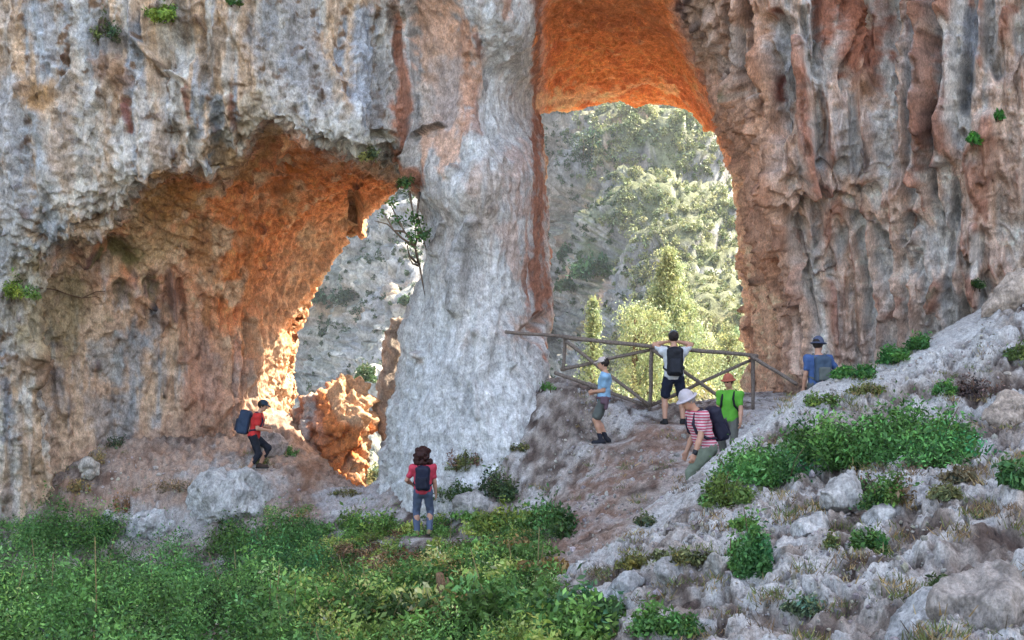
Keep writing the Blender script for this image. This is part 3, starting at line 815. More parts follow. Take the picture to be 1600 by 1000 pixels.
    ca = mix(ca, A(.66, .46, .31), .85 * sstep(.0, .34, fbm(P * 1.1, 4, 241) + .25 * n2 + .0008 * (330 - PX)))
    ca = mix(ca, A(.25, .11, .05), .7 * sstep(.2, .45, fbm(D2 * np.array([1.2, 2.5, 5]), 4, 251)))
    cw = mix(np.tile(A(.60, .40, .285), (len(P), 1)), A(.44, .41, .40), sstep(.0, .3, streak + .25 * n1))
    cw = mix(cw, A(.60, .42, .30), sstep(.05, .35, n2))
    cw = mix(cw, A(.62, .31, .20), .7 * sstep(.1, .4, n1 - .2 * streak + .0009 * (PX - 250)))
    cw = mix(cw, A(.17, .13, .11), .7 * sstep(.22, .45, -n2 - .4 * n3))
    low = sstep(-70, 90, (PY - 430) - (PX - 200) * .62 + 60 * n1)
    ca = mix(ca, cw, low)
    c = mix(c, ca, alc)
    ce = mix(np.tile(A(.76, .235, .085), (len(P), 1)), A(.58, .165, .07), sstep(-.1, .3, fbm(D2 * np.array([.5, 1, 1.4]), 4, 261)))
    ce = mix(ce, A(.78, .40, .22), .7 * sstep(.18, .42, fbm(D2 * np.array([1.0, 2.5, 3.2]), 4, 271)))
    c = mix(c, ce, ceil)
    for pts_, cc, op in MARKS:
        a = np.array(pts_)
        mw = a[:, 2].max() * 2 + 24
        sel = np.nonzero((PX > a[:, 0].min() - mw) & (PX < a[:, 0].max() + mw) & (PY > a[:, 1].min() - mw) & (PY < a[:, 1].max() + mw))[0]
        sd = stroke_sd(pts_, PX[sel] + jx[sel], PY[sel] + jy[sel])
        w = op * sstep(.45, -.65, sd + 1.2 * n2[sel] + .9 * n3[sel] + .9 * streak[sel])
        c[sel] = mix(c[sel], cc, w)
    c = mix(c, A(.10, .05, .04), .75 * pit * (1 - ceil) * (1 - .5 * pil))
    c = mix(c, c * (.62 + .22 * ceil + .16 * pil)[:, None], sstep(.08, .45, n3))
    c = mix(c, c * 1.25, sstep(.08, .45, -n3))
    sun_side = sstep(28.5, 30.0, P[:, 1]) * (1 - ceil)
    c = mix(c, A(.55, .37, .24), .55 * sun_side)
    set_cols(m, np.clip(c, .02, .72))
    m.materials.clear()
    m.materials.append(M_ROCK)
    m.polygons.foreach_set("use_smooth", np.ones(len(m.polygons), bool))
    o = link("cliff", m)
    tag(o, kind="structure", label="streaked limestone cliff pierced by two natural arches")
    return o


def slab(x0, x1, y0, y1, z0, z1, step, seed):
    """a rough rock mass: a subdivided box pushed about by noise"""
    vs_, fs_ = [], []
    n = 0
    for ax, val in ((0, x0), (0, x1), (1, y0), (1, y1), (2, z0), (2, z1)):
        o = [d for d in range(3) if d != ax]
        lo = [x0, y0, z0]
        hi = [x1, y1, z1]
        A_ = np.linspace(lo[o[0]], hi[o[0]], max(2, int((hi[o[0]] - lo[o[0]]) / step) + 1))
        B_ = np.linspace(lo[o[1]], hi[o[1]], max(2, int((hi[o[1]] - lo[o[1]]) / step) + 1))
        GA, GB = np.meshgrid(A_, B_, indexing='ij')
        v = np.zeros((GA.size, 3))
        v[:, ax] = val
        v[:, o[0]] = GA.ravel()
        v[:, o[1]] = GB.ravel()
        i = np.arange(GA.size).reshape(GA.shape) + n
        q = np.stack([i[:-1, :-1], i[1:, :-1], i[1:, 1:], i[:-1, 1:]], -1).reshape(-1, 4)
        vs_.append(v)
        fs_.append(q)
        n += len(v)
    v = np.concatenate(vs_)
    d = np.stack([fbm(v * np.array([.25, .25, .12]) + k * 31, 4, seed + k) for k in range(3)], 1)
    v = v + d * np.array([.8, 1.6, .8])
    return v, np.concatenate(fs_)


def build_cliff_rest():
    """the cliff goes on above and to both sides of the arches, out of view, and shades the foreground"""
    parts = []
    for k, b in enumerate([(-60, 60, 24.8, 31.2, 10.2, 55), (-62, -11.8, 25.5, 33.5, -6, 11), (11.2, 85, 24.0, 33, -5, 55)]):
        v, f = slab(*b, 1.1, 300 + 7 * k)
        if k == 2:                                    # unseen right-hand wall, turned towards the viewer to block the sun
            c_, s_ = math.cos(R(-36)), math.sin(R(-36))
            d = v - np.array([11, 24.0, 0])
            v = np.stack([11 + d[:, 0] * c_ - d[:, 1] * s_, 24 + d[:, 0] * s_ + d[:, 1] * c_, v[:, 2]], 1)
        n1 = fbm(v * np.array([.5, .5, .15]), 4, 320)
        n2 = fbm(v * np.array([1.3, 1.3, .5]), 3, 321)
        c = np.tile(np.array([.38, .36, .34]), (len(v), 1))
        c += (np.array([.43, .30, .22]) - c) * sstep(-.1, .4, n1)[:, None]
        c += (np.array([.52, .50, .48]) - c) * sstep(.1, .5, n2)[:, None]
        parts.append((v, f, c))
    v, f, c = merge(parts)
    o = link("cliff_top", new_mesh("cliff_top", v, f, M_ROCK, c))
    tag(o, kind="structure", label="rest of the limestone cliff above and beside the arches, its right end turned to block the sun")


# ------------------------------------------------------------------ the valley and the far side of the gorge
HP = [(420, -250, 250), (420, 100, 235), (420, 300, 225), (420, 480, 215), (420, 640, 200), (530, 300, 195), (530, 480, 180), (530, 640, 160), (650, -250, 185), (650, 100, 172), (650, 300, 160), (650, 480, 146), (650, 640, 125), (520, 740, 118), (520, 850, 90),
      (-100, 300, 250), (-100, 640, 220), (-100, 850, 110), (850, -250, 240), (850, 100, 228), (850, 300, 222), (850, 440, 212), (860, 560, 180), (870, 640, 130), (900, 300, 200), (905, 450, 182), (960, -250, 215), (960, 160, 196), (950, 290, 172), (965, 420, 150), (970, 520, 130), (980, 640, 92),
      (1050, 160, 195), (1040, 250, 166), (1050, 330, 143), (1060, 420, 120), (1070, 520, 96), (1080, 640, 66), (1150, -250, 330), (1150, 100, 240), (1150, 200, 200), (1150, 300, 165), (1150, 400, 132), (1150, 500, 102), (1160, 640, 62), (1080, 800, 48), (860, 850, 70),
      (1300, 100, 230), (1300, 400, 130), (1300, 640, 60), (1800, 0, 230), (1800, 300, 150), (1800, 640, 60), (1800, 850, 50), (1300, 850, 46)]


_hf = tps([h[:2] for h in HP], [math.log(h[2]) for h in HP], 1e-4)
_hcx = np.arange(-220, 1990, 30.0)
_hcy = np.arange(-300, 900, 30.0)
_hD = np.exp(_hf(np.stack(np.meshgrid(_hcx, _hcy, indexing='ij'), -1).reshape(-1, 2))).reshape(len(_hcx), len(_hcy))


def build_hill():
    px = np.concatenate([np.arange(-200, 400, 12), np.arange(400, 700, 3.0), np.arange(700, 1220, 3.0), np.arange(1220, 1950, 12)])
    py = np.arange(-280, 862, 3.2)
    GX, GY = np.meshgrid(px, py, indexing='ij')
    D = upsample(_hD, _hcx, _hcy, GX, GY)
    P = np.stack([(GX - 800) / F * D, D, (HOR - GY) / F * D], -1).reshape(-1, 3)
    nx, ny = GX.shape
    i = np.arange(nx * ny).reshape(nx, ny)
    quads = np.stack([i[:-1, :-1], i[:-1, 1:], i[1:, 1:], i[1:, :-1]], -1).reshape(-1, 4)
    m = new_mesh("hillside", P, quads, M_HILL)
    N = normals(m)
    PX, PY = GX.ravel(), GY.ravel()
    big = billow(P * np.array([.035, .035, .022]), 5, 401, .55)
    med = billow(P * np.array([.13, .13, .08]), 4, 411)
    fine = fbm(P * .7, 4, 421)
    sc = (D.ravel() / 150)
    med2 = billow(P * np.array([.45, .45, .28]), 4, 415)
    h = sc * (9 * (big - .3) + 3.6 * (med - .3) + 1.5 * (med2 - .3) + .6 * fine)
    set_coords(m, P + N * h[:, None])
    N2 = normals(m)
    n1 = fbm(P * .06, 4, 431)
    n2 = fbm(P * .25, 4, 441)
    c = np.tile(np.array([.20, .205, .21]), (len(P), 1))
    c += (np.array([.33, .32, .31]) - c) * sstep(-.1, .3, n2)[:, None]
    c *= (.75 + .55 * sstep(-.4, .4, fbm(P * np.array([.8, .8, .4]), 4, 455)))[:, None]
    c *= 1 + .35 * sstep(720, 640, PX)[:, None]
    c += (np.array([.36, .24, .17]) - c) * (.8 * sstep(.2, .45, fbm(P * .09, 3, 451)))[:, None]
    veg = sstep(-.05, .25, n1 + .5 * n2 + 1.2 * (N2[:, 2] - .35))
    right = sstep(930, 1010, PX + 60 * n1)
    c += (np.array([.10, .12, .05]) - c) * (veg * (.35 + .45 * right))[:, None]
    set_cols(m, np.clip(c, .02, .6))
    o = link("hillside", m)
    tag(o, kind="structure", label="far rocky side of the gorge seen through the arches")
    # join between the ground behind the arches and the hill
    V, Q = [], []
    xs = np.linspace(-60, 60, 61)
    yy = np.linspace(36.5, 110, 60)
    X, Y = np.meshgrid(xs, yy, indexing='ij')
    t = (Y - 36.5) / (110 - 36.5)
    Z = -5.2 - 27 * sstep(0, 1, t) + 1.0 * fbm(np.stack([X, Y, X * 0], -1).reshape(-1, 3) * .3, 4, 461).reshape(X.shape)
    i = np.arange(X.size).reshape(X.shape)
    q = np.stack([i[:-1, :-1], i[1:, :-1], i[1:, 1:], i[:-1, 1:]], -1).reshape(-1, 4)
    v = np.stack([X, Y, Z], -1).reshape(-1, 3)
    n1 = fbm(v * .6, 4, 471)
    c = np.tile(np.array([.56, .50, .40]), (len(v), 1))
    c += (np.array([.13, .15, .06]) - c) * sstep(.0, .3, n1)[:, None]
    o = link("valley_slope", new_mesh("valley_slope", v, q, M_HILL, c))
    tag(o, kind="structure", label="scrubby slope falling away behind the arches")
    # wide land under everything, out to the horizon
    xs = np.linspace(-900, 900, 41)
    ys_ = np.concatenate([np.linspace(-900, -5, 24), np.linspace(0, 23, 5), np.linspace(40, 900, 24)])
    X, Y = np.meshgrid(xs, ys_, indexing='ij')
    Z = np.where(Y > 30, -60.0, -7.5 - .06 * np.maximum(-Y, 0))
    i = np.arange(X.size).reshape(X.shape)
    q = np.stack([i[:-1, :-1], i[1:, :-1], i[1:, 1:], i[:-1, 1:]], -1).reshape(-1, 4)
    v = np.stack([X, Y, Z], -1).reshape(-1, 3)
    c = np.tile(np.array([.25, .22, .16]), (len(v), 1))
    o = link("land", new_mesh("land", v, q, M_HILL, c))
    tag(o, kind="structure", label="scrubby land falling away around the cliff")


build_ground()
build_cliff()
build_cliff_rest()
build_hill()
# ------------------------------------------------------------------ things that grow, and loose stones
bpy.context.view_layer.update()
OB = bpy.data.objects


def hit(px, py, names=("ground", "cliff"), far=400.0):
    """first surface the ray through the photograph's pixel meets"""
    d = Vector(at(px, py, 1.0)).normalized()
    best = None
    for nm in names:
        ok, loc, nor, _ = OB[nm].ray_cast(Vector((0, 0, 0)), d, distance=far)
        if ok and (best is None or loc.length < best[0].length):
            best = (loc.copy(), nor.copy())
    return best


def drop(x, y, name="ground", z0=30.0):
    ok, loc, nor, _ = OB[name].ray_cast(Vector((x, y, z0)), Vector((0, 0, -1)), distance=120)
    return loc.z if ok else float(ground_z(np.array([x]), np.array([y]))[0])


def leaves(C, size, cols, up=0.25, ratio=0.45, face=None):
    """one pointed leaf quad per centre"""
    n = len(C)
    size = np.broadcast_to(size, (n,))
    a = rng.normal(size=(n, 3))
    a[:, 2] += up
    if face is not None:
        a = a * .7 + face
    a /= np.linalg.norm(a, axis=1)[:, None]
    b = np.cross(a, rng.normal(size=(n, 3)))
    b /= np.linalg.norm(b, axis=1)[:, None] + 1e-9
    a = a * size[:, None]
    b = b * (size * ratio)[:, None]
    V = np.stack([C - a, C + b - .15 * a, C + a, C - b - .15 * a], 1).reshape(-1, 3)
    Fq = np.arange(4 * n).reshape(n, 4)
    return V, Fq, np.repeat(np.broadcast_to(cols, (n, 3)), 4, axis=0)


def tube(pts, rad, sides=7, col=(.2, .15, .1), rough=0.0):
    """tube through points with a radius at each, closed at both ends with quads"""
    pts = np.asarray(pts, float)
    n = len(pts)
    rad = np.broadcast_to(rad, (n,)).astype(float)
    t = np.gradient(pts, axis=0)
    t /= np.linalg.norm(t, axis=1)[:, None] + 1e-9
    ref = np.array([0, 0, 1.0]) if abs(t[0][2]) < .9 else np.array([1.0, 0, 0])
    u = np.cross(t, ref)
    u /= np.linalg.norm(u, axis=1)[:, None] + 1e-9
    w = np.cross(t, u)
    th = np.arange(sides) / sides * 2 * np.pi
    ring = pts[:, None] + rad[:, None, None] * (np.cos(th)[None, :, None] * u[:, None] + np.sin(th)[None, :, None] * w[:, None])
    V = np.concatenate([pts[:1], ring.reshape(-1, 3), pts[-1:]])
    if rough:
        V = V + rough * np.stack([noise(V * 9 + 5 * k, 900 + k) for k in range(3)], 1)
    Q = []
    for i in range(n - 1):
        for k in range(sides):
            a, b = 1 + i * sides + k, 1 + i * sides + (k + 1) % sides
            Q.append((a, b, b + sides, a + sides))
    for k in range(0, sides, 1):
        a, b = 1 + k, 1 + (k + 1) % sides
        Q.append((0, b, a, a))
        e = 1 + (n - 1) * sides
        Q.append((len(V) - 1, e + k, e + (k + 1) % sides, e + (k + 1) % sides))
    Q = np.array(Q)
    return V, Q, np.tile(np.array(col), (len(V), 1))


def tube_mesh(name, tubes, mat, smooth=True):
    V, Q, C = merge(tubes)
    bm = bmesh.new()
    vs_ = [bm.verts.new(v) for v in V]
    for q in Q:
        u = list(dict.fromkeys(int(i) for i in q))
        try:
            bm.faces.new([vs_[i] for i in u])
        except ValueError:
            pass
    bmesh.ops.recalc_face_normals(bm, faces=bm.faces)
    m = bpy.data.meshes.new(name)
    bm.to_mesh(m)
    bm.free()
    m.polygons.foreach_set("use_smooth", np.full(len(m.polygons), smooth))
    set_cols(m, C)
    m.materials.append(mat)
    return m


def shades(base, n, var=.3, warm=.25):
    base = np.array(base)
    v = .97 * np.exp(rng.normal(0, var, n))[:, None]
    w = rng.normal(0, warm, n)[:, None]
    return np.clip(base * v * (1 + w * np.array([1, .25, -.4])), .008, .6)


def clump(rx, ry, rz, n, leaf, base, var=.3, lumps=7, up=.3):
    """leaves of a bush standing at the origin: several unequal lumps of leaves, gaps between"""
    C, K = [], []
    for k in range(lumps):
        d = rng.normal(size=3)
        d /= np.linalg.norm(d)
        d[2] = abs(d[2])
        r = rng.uniform(.3, .72)
        c = np.array([d[0] * rx * r, d[1] * ry * r, d[2] * rz * r * 1.1 + rz * .12])
        s = rng.uniform(.32, .6)
        m = int(n / lumps * (s / .46) ** 2)
        q = rng.normal(size=(m, 3))
        q /= np.linalg.norm(q, axis=1)[:, None]
        q *= (rng.random(m) ** .45)[:, None]
        C.append(c + q * np.array([rx, ry, rz]) * s)
        K.append(shades(base, 1, .12, .1) * np.ones((m, 1)))
    C = np.concatenate(C)
    K = np.concatenate(K)
    ok = C[:, 2] > -.05
    C, K = C[ok], K[ok]
    K = K * np.exp(rng.normal(0, var, len(C)))[:, None]
    return leaves(C, leaf * rng.uniform(.6, 1.3, len(C)), np.clip(K, .008, .5), up)


STEM = (.13, .09, .06)


def bush(label, px, py, hw, hh, base, leaf=.035, n=1500, names=("ground",), name="shrub", cat="shrub", group=None, lumps=9, var=.34, sink=.06, dry=None, y=None):
    """a ragged bush hugging the surface it grows on, spread over hw x hh pixels of the photograph round (px, py)"""
    spots = []
    k = max(7, int(lumps * 1.5))
    for i in range(k * 4):
        if len(spots) >= k:
            break
        u, v = rng.uniform(-.95, .95), rng.uniform(-.1, .95)
        if u * u + v * v * .5 > .95:
            continue
        if y is None:
            r = hit(px + hw * u * .85, py + hh * (.15 + v * .7), names)
            if r is None or (spots and abs(r[0].y - spots[0][0][1]) > 3):
                continue
            q = np.array(r[0])
        else:
            q = at(px + hw * u * .8, py + hh * (1 - .5 * rng.random()), y + rng.uniform(-.5, .5) * hw / F * y)
        spots.append((q, u))
    y_ = spots[0][0][1]
    R0 = hw / F * y_
    Z0 = 2 * hh / F * y_
    loc = spots[0][0].copy()
    C, K, st = [], [], []
    for q, u in spots:
        rr = min(R0 * rng.uniform(.26, .5), Z0 * rng.uniform(.6, 1.0))
        hz = Z0 * rng.uniform(.42, .95) * (1 - .45 * abs(u))
        m = int(n / k * rng.uniform(.7, 1.3))
        e = rng.normal(size=(m, 3))
        e /= np.linalg.norm(e, axis=1)[:, None]
        e *= (rng.random(m) ** .5 * np.where(rng.random(m) < .12, 1.4, 1))[:, None]
        e[:, 2] = np.abs(e[:, 2]) if y is None else e[:, 2] * .5 + .5
        p = q + e * np.array([rr, rr * .9, hz])
        tint = np.array(dry) if (dry and rng.random() < .25) else np.array(base)
        C.append(p)
        K.append(shades(tint, 1, .34, .2) * np.exp(rng.normal(0, var, (m, 1))))
        for j in range(2):
            tip = q + np.array([rng.uniform(-1, 1) * rr, rng.uniform(-1, 1) * rr * .8, hz * rng.uniform(.7, 1.25)])
            st.append(tube([q - np.array([0, 0, .05]), (q + tip) / 2 + rng.normal(0, .12, 3) * rr, tip], np.array([.010, .007, .004]) * max(1, y_ / 25), 5, STEM))
            w = rng.random((5, 1))
            C.append(q + (tip - q) * (.55 + .5 * w) + rng.normal(0, .02, (5, 3)))
            K.append(shades(tint * 1.2, 5, .2, .16))
    C, K = np.concatenate(C) - loc, np.concatenate(K)
    V, Q, cc = leaves(C, leaf * np.exp(rng.normal(0, .3, len(C))), np.clip(K, .008, .5), .3)
    o = link(name, None, loc=loc)
    tag(o, label, cat, group)
    o.empty_display_size = .2
    link("foliage", new_mesh("foliage", V, Q, M_LEAF, cc, smooth=False), o)
    for t_ in st:
        t_[0][:] -= loc
    for t_ in st[::max(1, len(st) // 4)][:5]:
        link("stem", tube_mesh("stem", [t_], M_BARK), o)
    return o


M_BARK = rock_material("bark", bump=.6, scale=22, vary=.4)
GREEN, DEEPG, LIME, OLIVE, GREYG, STRAW = (.075, .185, .05), (.07, .165, .045), (.16, .24, .06), (.12, .145, .05), (.10, .15, .09), (.32, .23, .11)


def build_undergrowth():
    """the tangled bank at the bottom left: leafy plants nobody could count"""
    parts, dead, stems = [], [], []
    for _ in range(5200):
        y = math.exp(rng.uniform(math.log(8.8), math.log(26.5)))
        px = rng.uniform(-260, 980)
        x = (px - 800) / F * y
        z = float(ground_z(np.array([x]), np.array([y]))[0])
        py = HOR - z / y * F
        n_ = float(fbm(np.array([[x * .55, y * .55, 0]]), 3, 801)[0])
        n2 = float(fbm(np.array([[x * 1.5, y * 1.5, 5]]), 2, 802)[0])
        sd = float(poly_sd(VEG, np.array([px + 30 * n2]), np.array([py + 20 * n2]))[0])
        if sd > -10 or (px < 480 and rng.random() < .62):
            continue
        if px > 800 and rng.random() < .45:
            continue
        if rng.random() > .46 and y < 17:
            continue
        leafy = sstep(330, 560, px + 90 * n_ + (900 - py) * .3)
        tall = sstep(0, 80, -sd)
        hgt = (.16 + .42 * tall * (.5 + 1.5 * n_) + .14 * rng.random()) * (1.25 - .45 * leafy) * (.55 if px > 560 and py < 880 else 1)
        hgt = max(hgt, .14)
        base = np.array(DEEPG) * (1 - leafy) + np.array((.105, .215, .055)) * leafy
        if n2 > .22 and leafy > .4:
            base = np.array((.19, .25, .06))
        dry = math.exp(-((px - 610) / 90) ** 2 - ((py - 885) / 40) ** 2)
        if rng.random() < dry * .8:
            base = np.array((.20, .11, .06))
            hgt *= .6
        elif rng.random() < .05 * leafy:
            base = np.array((.34, .21, .08))
        base = base * 1.0 * math.exp(rng.normal(0, .42) + .9 * n2)
        r = rng.uniform(.24, .5)
        lf = rng.uniform(.018, .029) * (1 + .9 * leafy * (rng.random() < .3))
        V, Q, C = clump(r, r, hgt, int(135 * (r / .28) ** 2 * (1 + .5 * (y < 14))), lf, base, .34, 5, up=.15)
        parts.append((V + np.array([x, y, z + .02]), Q, C))
        if rng.random() < .03:
            e = np.array([x + rng.normal(0, .15), y + rng.normal(0, .1), z + hgt + rng.uniform(.15, .4)])
            stems.append(tube([(x, y, z), ((x + e[0]) / 2 + .04, y, (z + e[2]) / 2), e], [.008, .006, .004], 4, (.26, .2, .1)))
    V, Q, C = merge(parts)
    o = link("undergrowth", new_mesh("undergrowth", V, Q, M_LEAF, C, smooth=False))
    tag(o, "tangled bank of dark green and yellowish leafy plants below the arches", kind="stuff")
    link("dry_stalks", tube_mesh("dry_stalks", stems, M_BARK), o)["kind"] = "stuff"


def build_bushes():
    B = bush
    g = "bushes on the grey rock slope"
    B("widest green bush spreading across the grey slope above the other bushes", 1395, 690, 122, 54, (.065, .17, .045), .026, 13000, group=g, lumps=26)
    B("dark green bush joining the lower left end of the widest bush", 1290, 702, 72, 48, DEEPG, .025, 6500, group=g, lumps=12)
    B("bright green bush at the right-hand end of the widest bush", 1482, 686, 50, 38, (.06, .16, .04), .025, 4000, group=g)
    B("long green bush hugging the pale crest just right of the striped hiker", 1210, 732, 84, 42, GREEN, .025, 6500, group=g, lumps=12)
    B("yellowish end of the bushes low on the pale crest", 1128, 770, 48, 30, (.10, .17, .045), .022, 2600, group=g)
    B("dark bush with brownish twigs under the widest bush", 1385, 772, 62, 32, DEEPG, .02, 4200, group=g, lumps=10, dry=(.15, .10, .06))
    B("round green bush standing alone on the lower slope", 1176, 868, 38, 46, (.055, .15, .045), .02, 5000, group=g, lumps=10)
    B("small bright green bush just above the round lone bush", 1160, 822, 22, 12, (.09, .18, .04), .02, 800, group=g)
    B("small dark bush in the middle of bare grey rubble", 1356, 850, 28, 20, DEEPG, .02, 1100, group=g)
    B("tiny brownish green tuft left of the small dark bush", 1300, 850, 13, 12, OLIVE, .018, 420, group=g)
    B("flat grey-green bush low on the slope near the bottom edge", 1252, 950, 36, 16, GREYG, .02, 1300, group=g)
    B("green bush cut by the right edge of the photo", 1592, 742, 32, 28, (.055, .14, .05), .026, 1500, group=g)
    B("brownish green heather between the widest bush and the edge bush", 1498, 744, 32, 14, (.12, .10, .06), .02, 1000, group=g)
    B("pale olive grass clump below the brownish heather", 1478, 772, 32, 12, (.14, .15, .07), .02, 800, group=g)
    B("small green bush alone above the widest bush", 1478, 611, 22, 13, GREEN, .024, 800, group=g)
    B("dry purple-brown heather beside the small upper bush", 1525, 606, 40, 18, (.13, .08, .07), .022, 1100, group=g)
    B("olive bush on the right edge below the cliff foot", 1592, 552, 22, 14, (.09, .13, .04), .026, 800, group=g)
    B("small green tuft on the pale crest below the blue-shirted hiker", 1284, 626, 28, 12, (.09, .15, .04), .024, 900, group=g)
    B("low olive tufts on the crest right of the blue-shirted hiker", 1355, 610, 30, 10, (.13, .15, .05), .022, 800, group=g)
    B("dull olive grass clump on the toe of the crest", 1065, 872, 50, 14, (.13, .14, .06), .02, 1200, group=g)
    B("tiny tuft beside the tilted brown boulder", 1470, 918, 20, 15, (.07, .10, .04), .018, 600, group=g)
    B("yellowish herbs at the crest's toe beside the path", 985, 880, 26, 14, (.16, .16, .05), .02, 700, group=g)
    B("small dark tuft at the lower end of the path", 1008, 815, 18, 10, (.08, .10, .05), .02, 500, group=g)
    B("dark leafy plants in the bottom corner under the crest's toe", 1030, 975, 60, 26, DEEPG, .024, 2000, group=g, lumps=10)
    # strip of creeping green along the foot of the right wall
    for k, (px, py, hw, hh, lab) in enumerate([(1424, 536, 34, 14, "topmost green plant of the strip along the wall foot"), (1385, 557, 34, 15, "middle green plant of the strip along the wall foot"),
                                              (1335, 582, 36, 13, "lowest green plant of the strip, right of the blue-shirted hiker")]):
        B(lab, px, py, hw, hh, (.05, .15, .035), .03, 1300, group="green strip along the wall foot")
    k = "big leafy bushes of the bank"
    for lab, px, py, hw, hh, c, lf, n in [
        ("dark green bush heaped against the left wall's foot", 105, 826, 95, 56, DEEPG, .026, 10000), ("broad green bush below the pale rock hump", 410, 838, 95, 40, DEEPG, .026, 10000), ("deep green bush in the bottom left corner", 40, 935, 95, 75, DEEPG, .025, 10000),
        ("mid-green bush in the bottom left quarter, tallest of the bank", 240, 895, 110, 72, (.07, .19, .055), .025, 12000), ("green bush below the broad one, left of the brown dry patch", 430, 890, 85, 56, (.06, .175, .055), .026, 8000), ("light green leafy bush at the bottom edge, left of centre", 440, 970, 90, 50, (.10, .225, .06), .036, 5500),
        ("yellow-green bush left of the woman's feet", 575, 820, 50, 26, (.12, .21, .05), .034, 2200), ("yellow-green herbs right of the woman's feet", 790, 820, 60, 28, (.15, .21, .05), .036, 2500), ("light green leafy bush at the bottom edge, centre", 740, 960, 90, 50, (.10, .215, .065), .046, 4500),
        ("bluish green bush at the bottom edge below the path", 900, 965, 70, 40, (.07, .17, .075), .04, 3600)]:
        B(lab, px, py, hw, hh, c, lf, n, group=k, lumps=16)
    p = "bushes at the foot of the pillar"
    B("round bush with reddish twigs left on the pillar foot", 722, 722, 28, 18, OLIVE, .026, 1000, names=("ground", "cliff"), group=p, dry=(.17, .10, .08))
    B("largest dark bush at the pillar foot right of the woman", 774, 762, 36, 28, (.06, .10, .04), .03, 1800, names=("ground", "cliff"), group=p)
    B("low grassy bush between the woman and the pillar foot", 712, 772, 30, 18, (.075, .13, .045), .026, 1100, names=("ground", "cliff"), group=p)
    B("small green tuft clinging beside the fence's lower rail", 856, 606, 13, 6, GREEN, .022, 350, names=("ground", "cliff"), group=p)
    B("small olive tuft on the path side of the pillar foot", 810, 700, 16, 7, (.11, .12, .05), .022, 350, names=("ground", "cliff"), group=p)
    B("bushy green plant bordering the lower end of the red path", 852, 815, 48, 36, (.06, .135, .04), .034, 2400, group=p, lumps=11)
    t = "dry tufts on the red talus"
    B("straw-coloured grass tuft beside the pale talus stone", 152, 716, 18, 13, STRAW, .02, 500, names=("ground", "cliff"), group=t)
    B("yellow-brown grass tuft at the foot of the left wall", 122, 764, 24, 13, (.26, .19, .08), .022, 600, names=("ground", "cliff"), group=t)
    B("rusty dry tuft above the pale stones by the bank", 190, 790, 16, 16, (.24, .13, .07), .02, 500, names=("ground", "cliff"), group=t)
    B("olive grass tuft beside the red-shirted hiker's boots", 412, 722, 16, 9, (.11, .12, .04), .022, 400, names=("ground", "cliff"), group=t)
    B("dark green tuft on the rock below the pinnacle", 455, 708, 10, 8, GREEN, .022, 260, names=("ground", "cliff"), group=t)
    B("dry fawn bush in the middle of the talus", 270, 762, 40, 12, (.24, .17, .10), .02, 800, names=("ground", "cliff"), group=t)
    B("small dark bush under the left wall", 180, 692, 14, 12, (.05, .08, .04), .02, 300, names=("ground", "cliff"), group=t)
    B("tuft at the foot of the pinnacle's orange face", 540, 770, 26, 8, (.16, .15, .05), .02, 500, names=("ground", "cliff"), group=t)
    w = "plants rooted in the cliff"
    for lab, px, py, hw, hh, base, lf, n in [
        ("feathery bright green plant hanging from the left wall", 32, 446, 34, 24, (.16, .27, .06), .03, 1500),
        ("bright green plant on the upper ledge beside a brown hollow", 252, 18, 26, 18, (.13, .22, .05), .035, 1300),
        ("dull green growth on the dark upper ledge", 168, 40, 26, 30, (.07, .10, .04), .03, 1100),
        ("tiny green sprig at the top edge of the left cliff", 366, 2, 14, 7, (.06, .13, .03), .03, 300),
        ("olive tuft on the lip of the left arch", 578, 240, 18, 12, (.10, .13, .06), .028, 600),
        ("small plant where the left arch meets the pillar", 636, 282, 14, 10, (.06, .10, .035), .028, 400),
        ("bright green sprig on the right wall", 1520, 216, 18, 9, (.04, .17, .03), .045, 300),
        ("smallest green sprig, above another sprig on the right wall", 1560, 180, 9, 8, (.04, .15, .03), .04, 120),
        ("dark tuft in a hollow at the right wall's foot", 1526, 444, 13, 9, (.04, .08, .025), .03, 350)]:
        r = hit(px, py, ("cliff",))
        B(lab, px, py, hw, hh, base, lf, n, name="cliff_plant", cat="plant", group=w, y=r[0].y - .12, lumps=6)
    # branching shrub on the pillar's edge
    o = link("hanging_shrub", None, loc=at(650, 330, 25.0))
    tag(o, "twiggy shrub with few green leaves hanging on the pillar's edge", "shrub")
    P0 = at(650, 330, 25.0)
    q = lambda px, py, dy=0: at(px, py, 25.0 + dy) - P0
    tw = []
    for line in [[(655, 415, .1), (648, 385, -.1), (632, 362, -.2), (618, 335, -.2), (608, 316, -.1)], [(648, 385, -.1), (628, 372, -.15), (605, 350, -.1), (585, 345, .1)],
                 [(655, 300, .2), (652, 335, -.05), (660, 370, -.1), (668, 395, .1)], [(650, 410, .1), (640, 400, -.15), (636, 385, -.2), (646, 370, -.1)], [(632, 362, -.2), (615, 360, -.3), (598, 330, -.3)],
                 [(648, 385, 0), (656, 360, -.2), (672, 362, -.2)], [(655, 415, .1), (645, 412, -.1), (636, 398, -.1)], [(655, 412, .1), (660, 440, .05), (664, 462, .1)], [(640, 300, .2), (645, 330, 0), (650, 360, -.1)]]:
        pts_ = [q(*c) for c in line]
        tw.append(tube(pts_, np.linspace(.028, .008, len(pts_)), 6, (.17, .12, .09), .006))
    link("branches", tube_mesh("branches", tw, M_BARK), o)
    Cs = []
    for px, py, r, n in [(652, 346, .12, 60), (656, 368, .16, 110), (668, 364, .08, 40), (612, 318, .1, 30), (622, 345, .12, 45), (645, 340, .12, 40), (596, 332, .08, 14), (640, 372, .1, 24), (633, 290, .12, 40)]:
        Cs.append(q(px, py, -.15) + rng.normal(0, r * .55, (n, 3)))
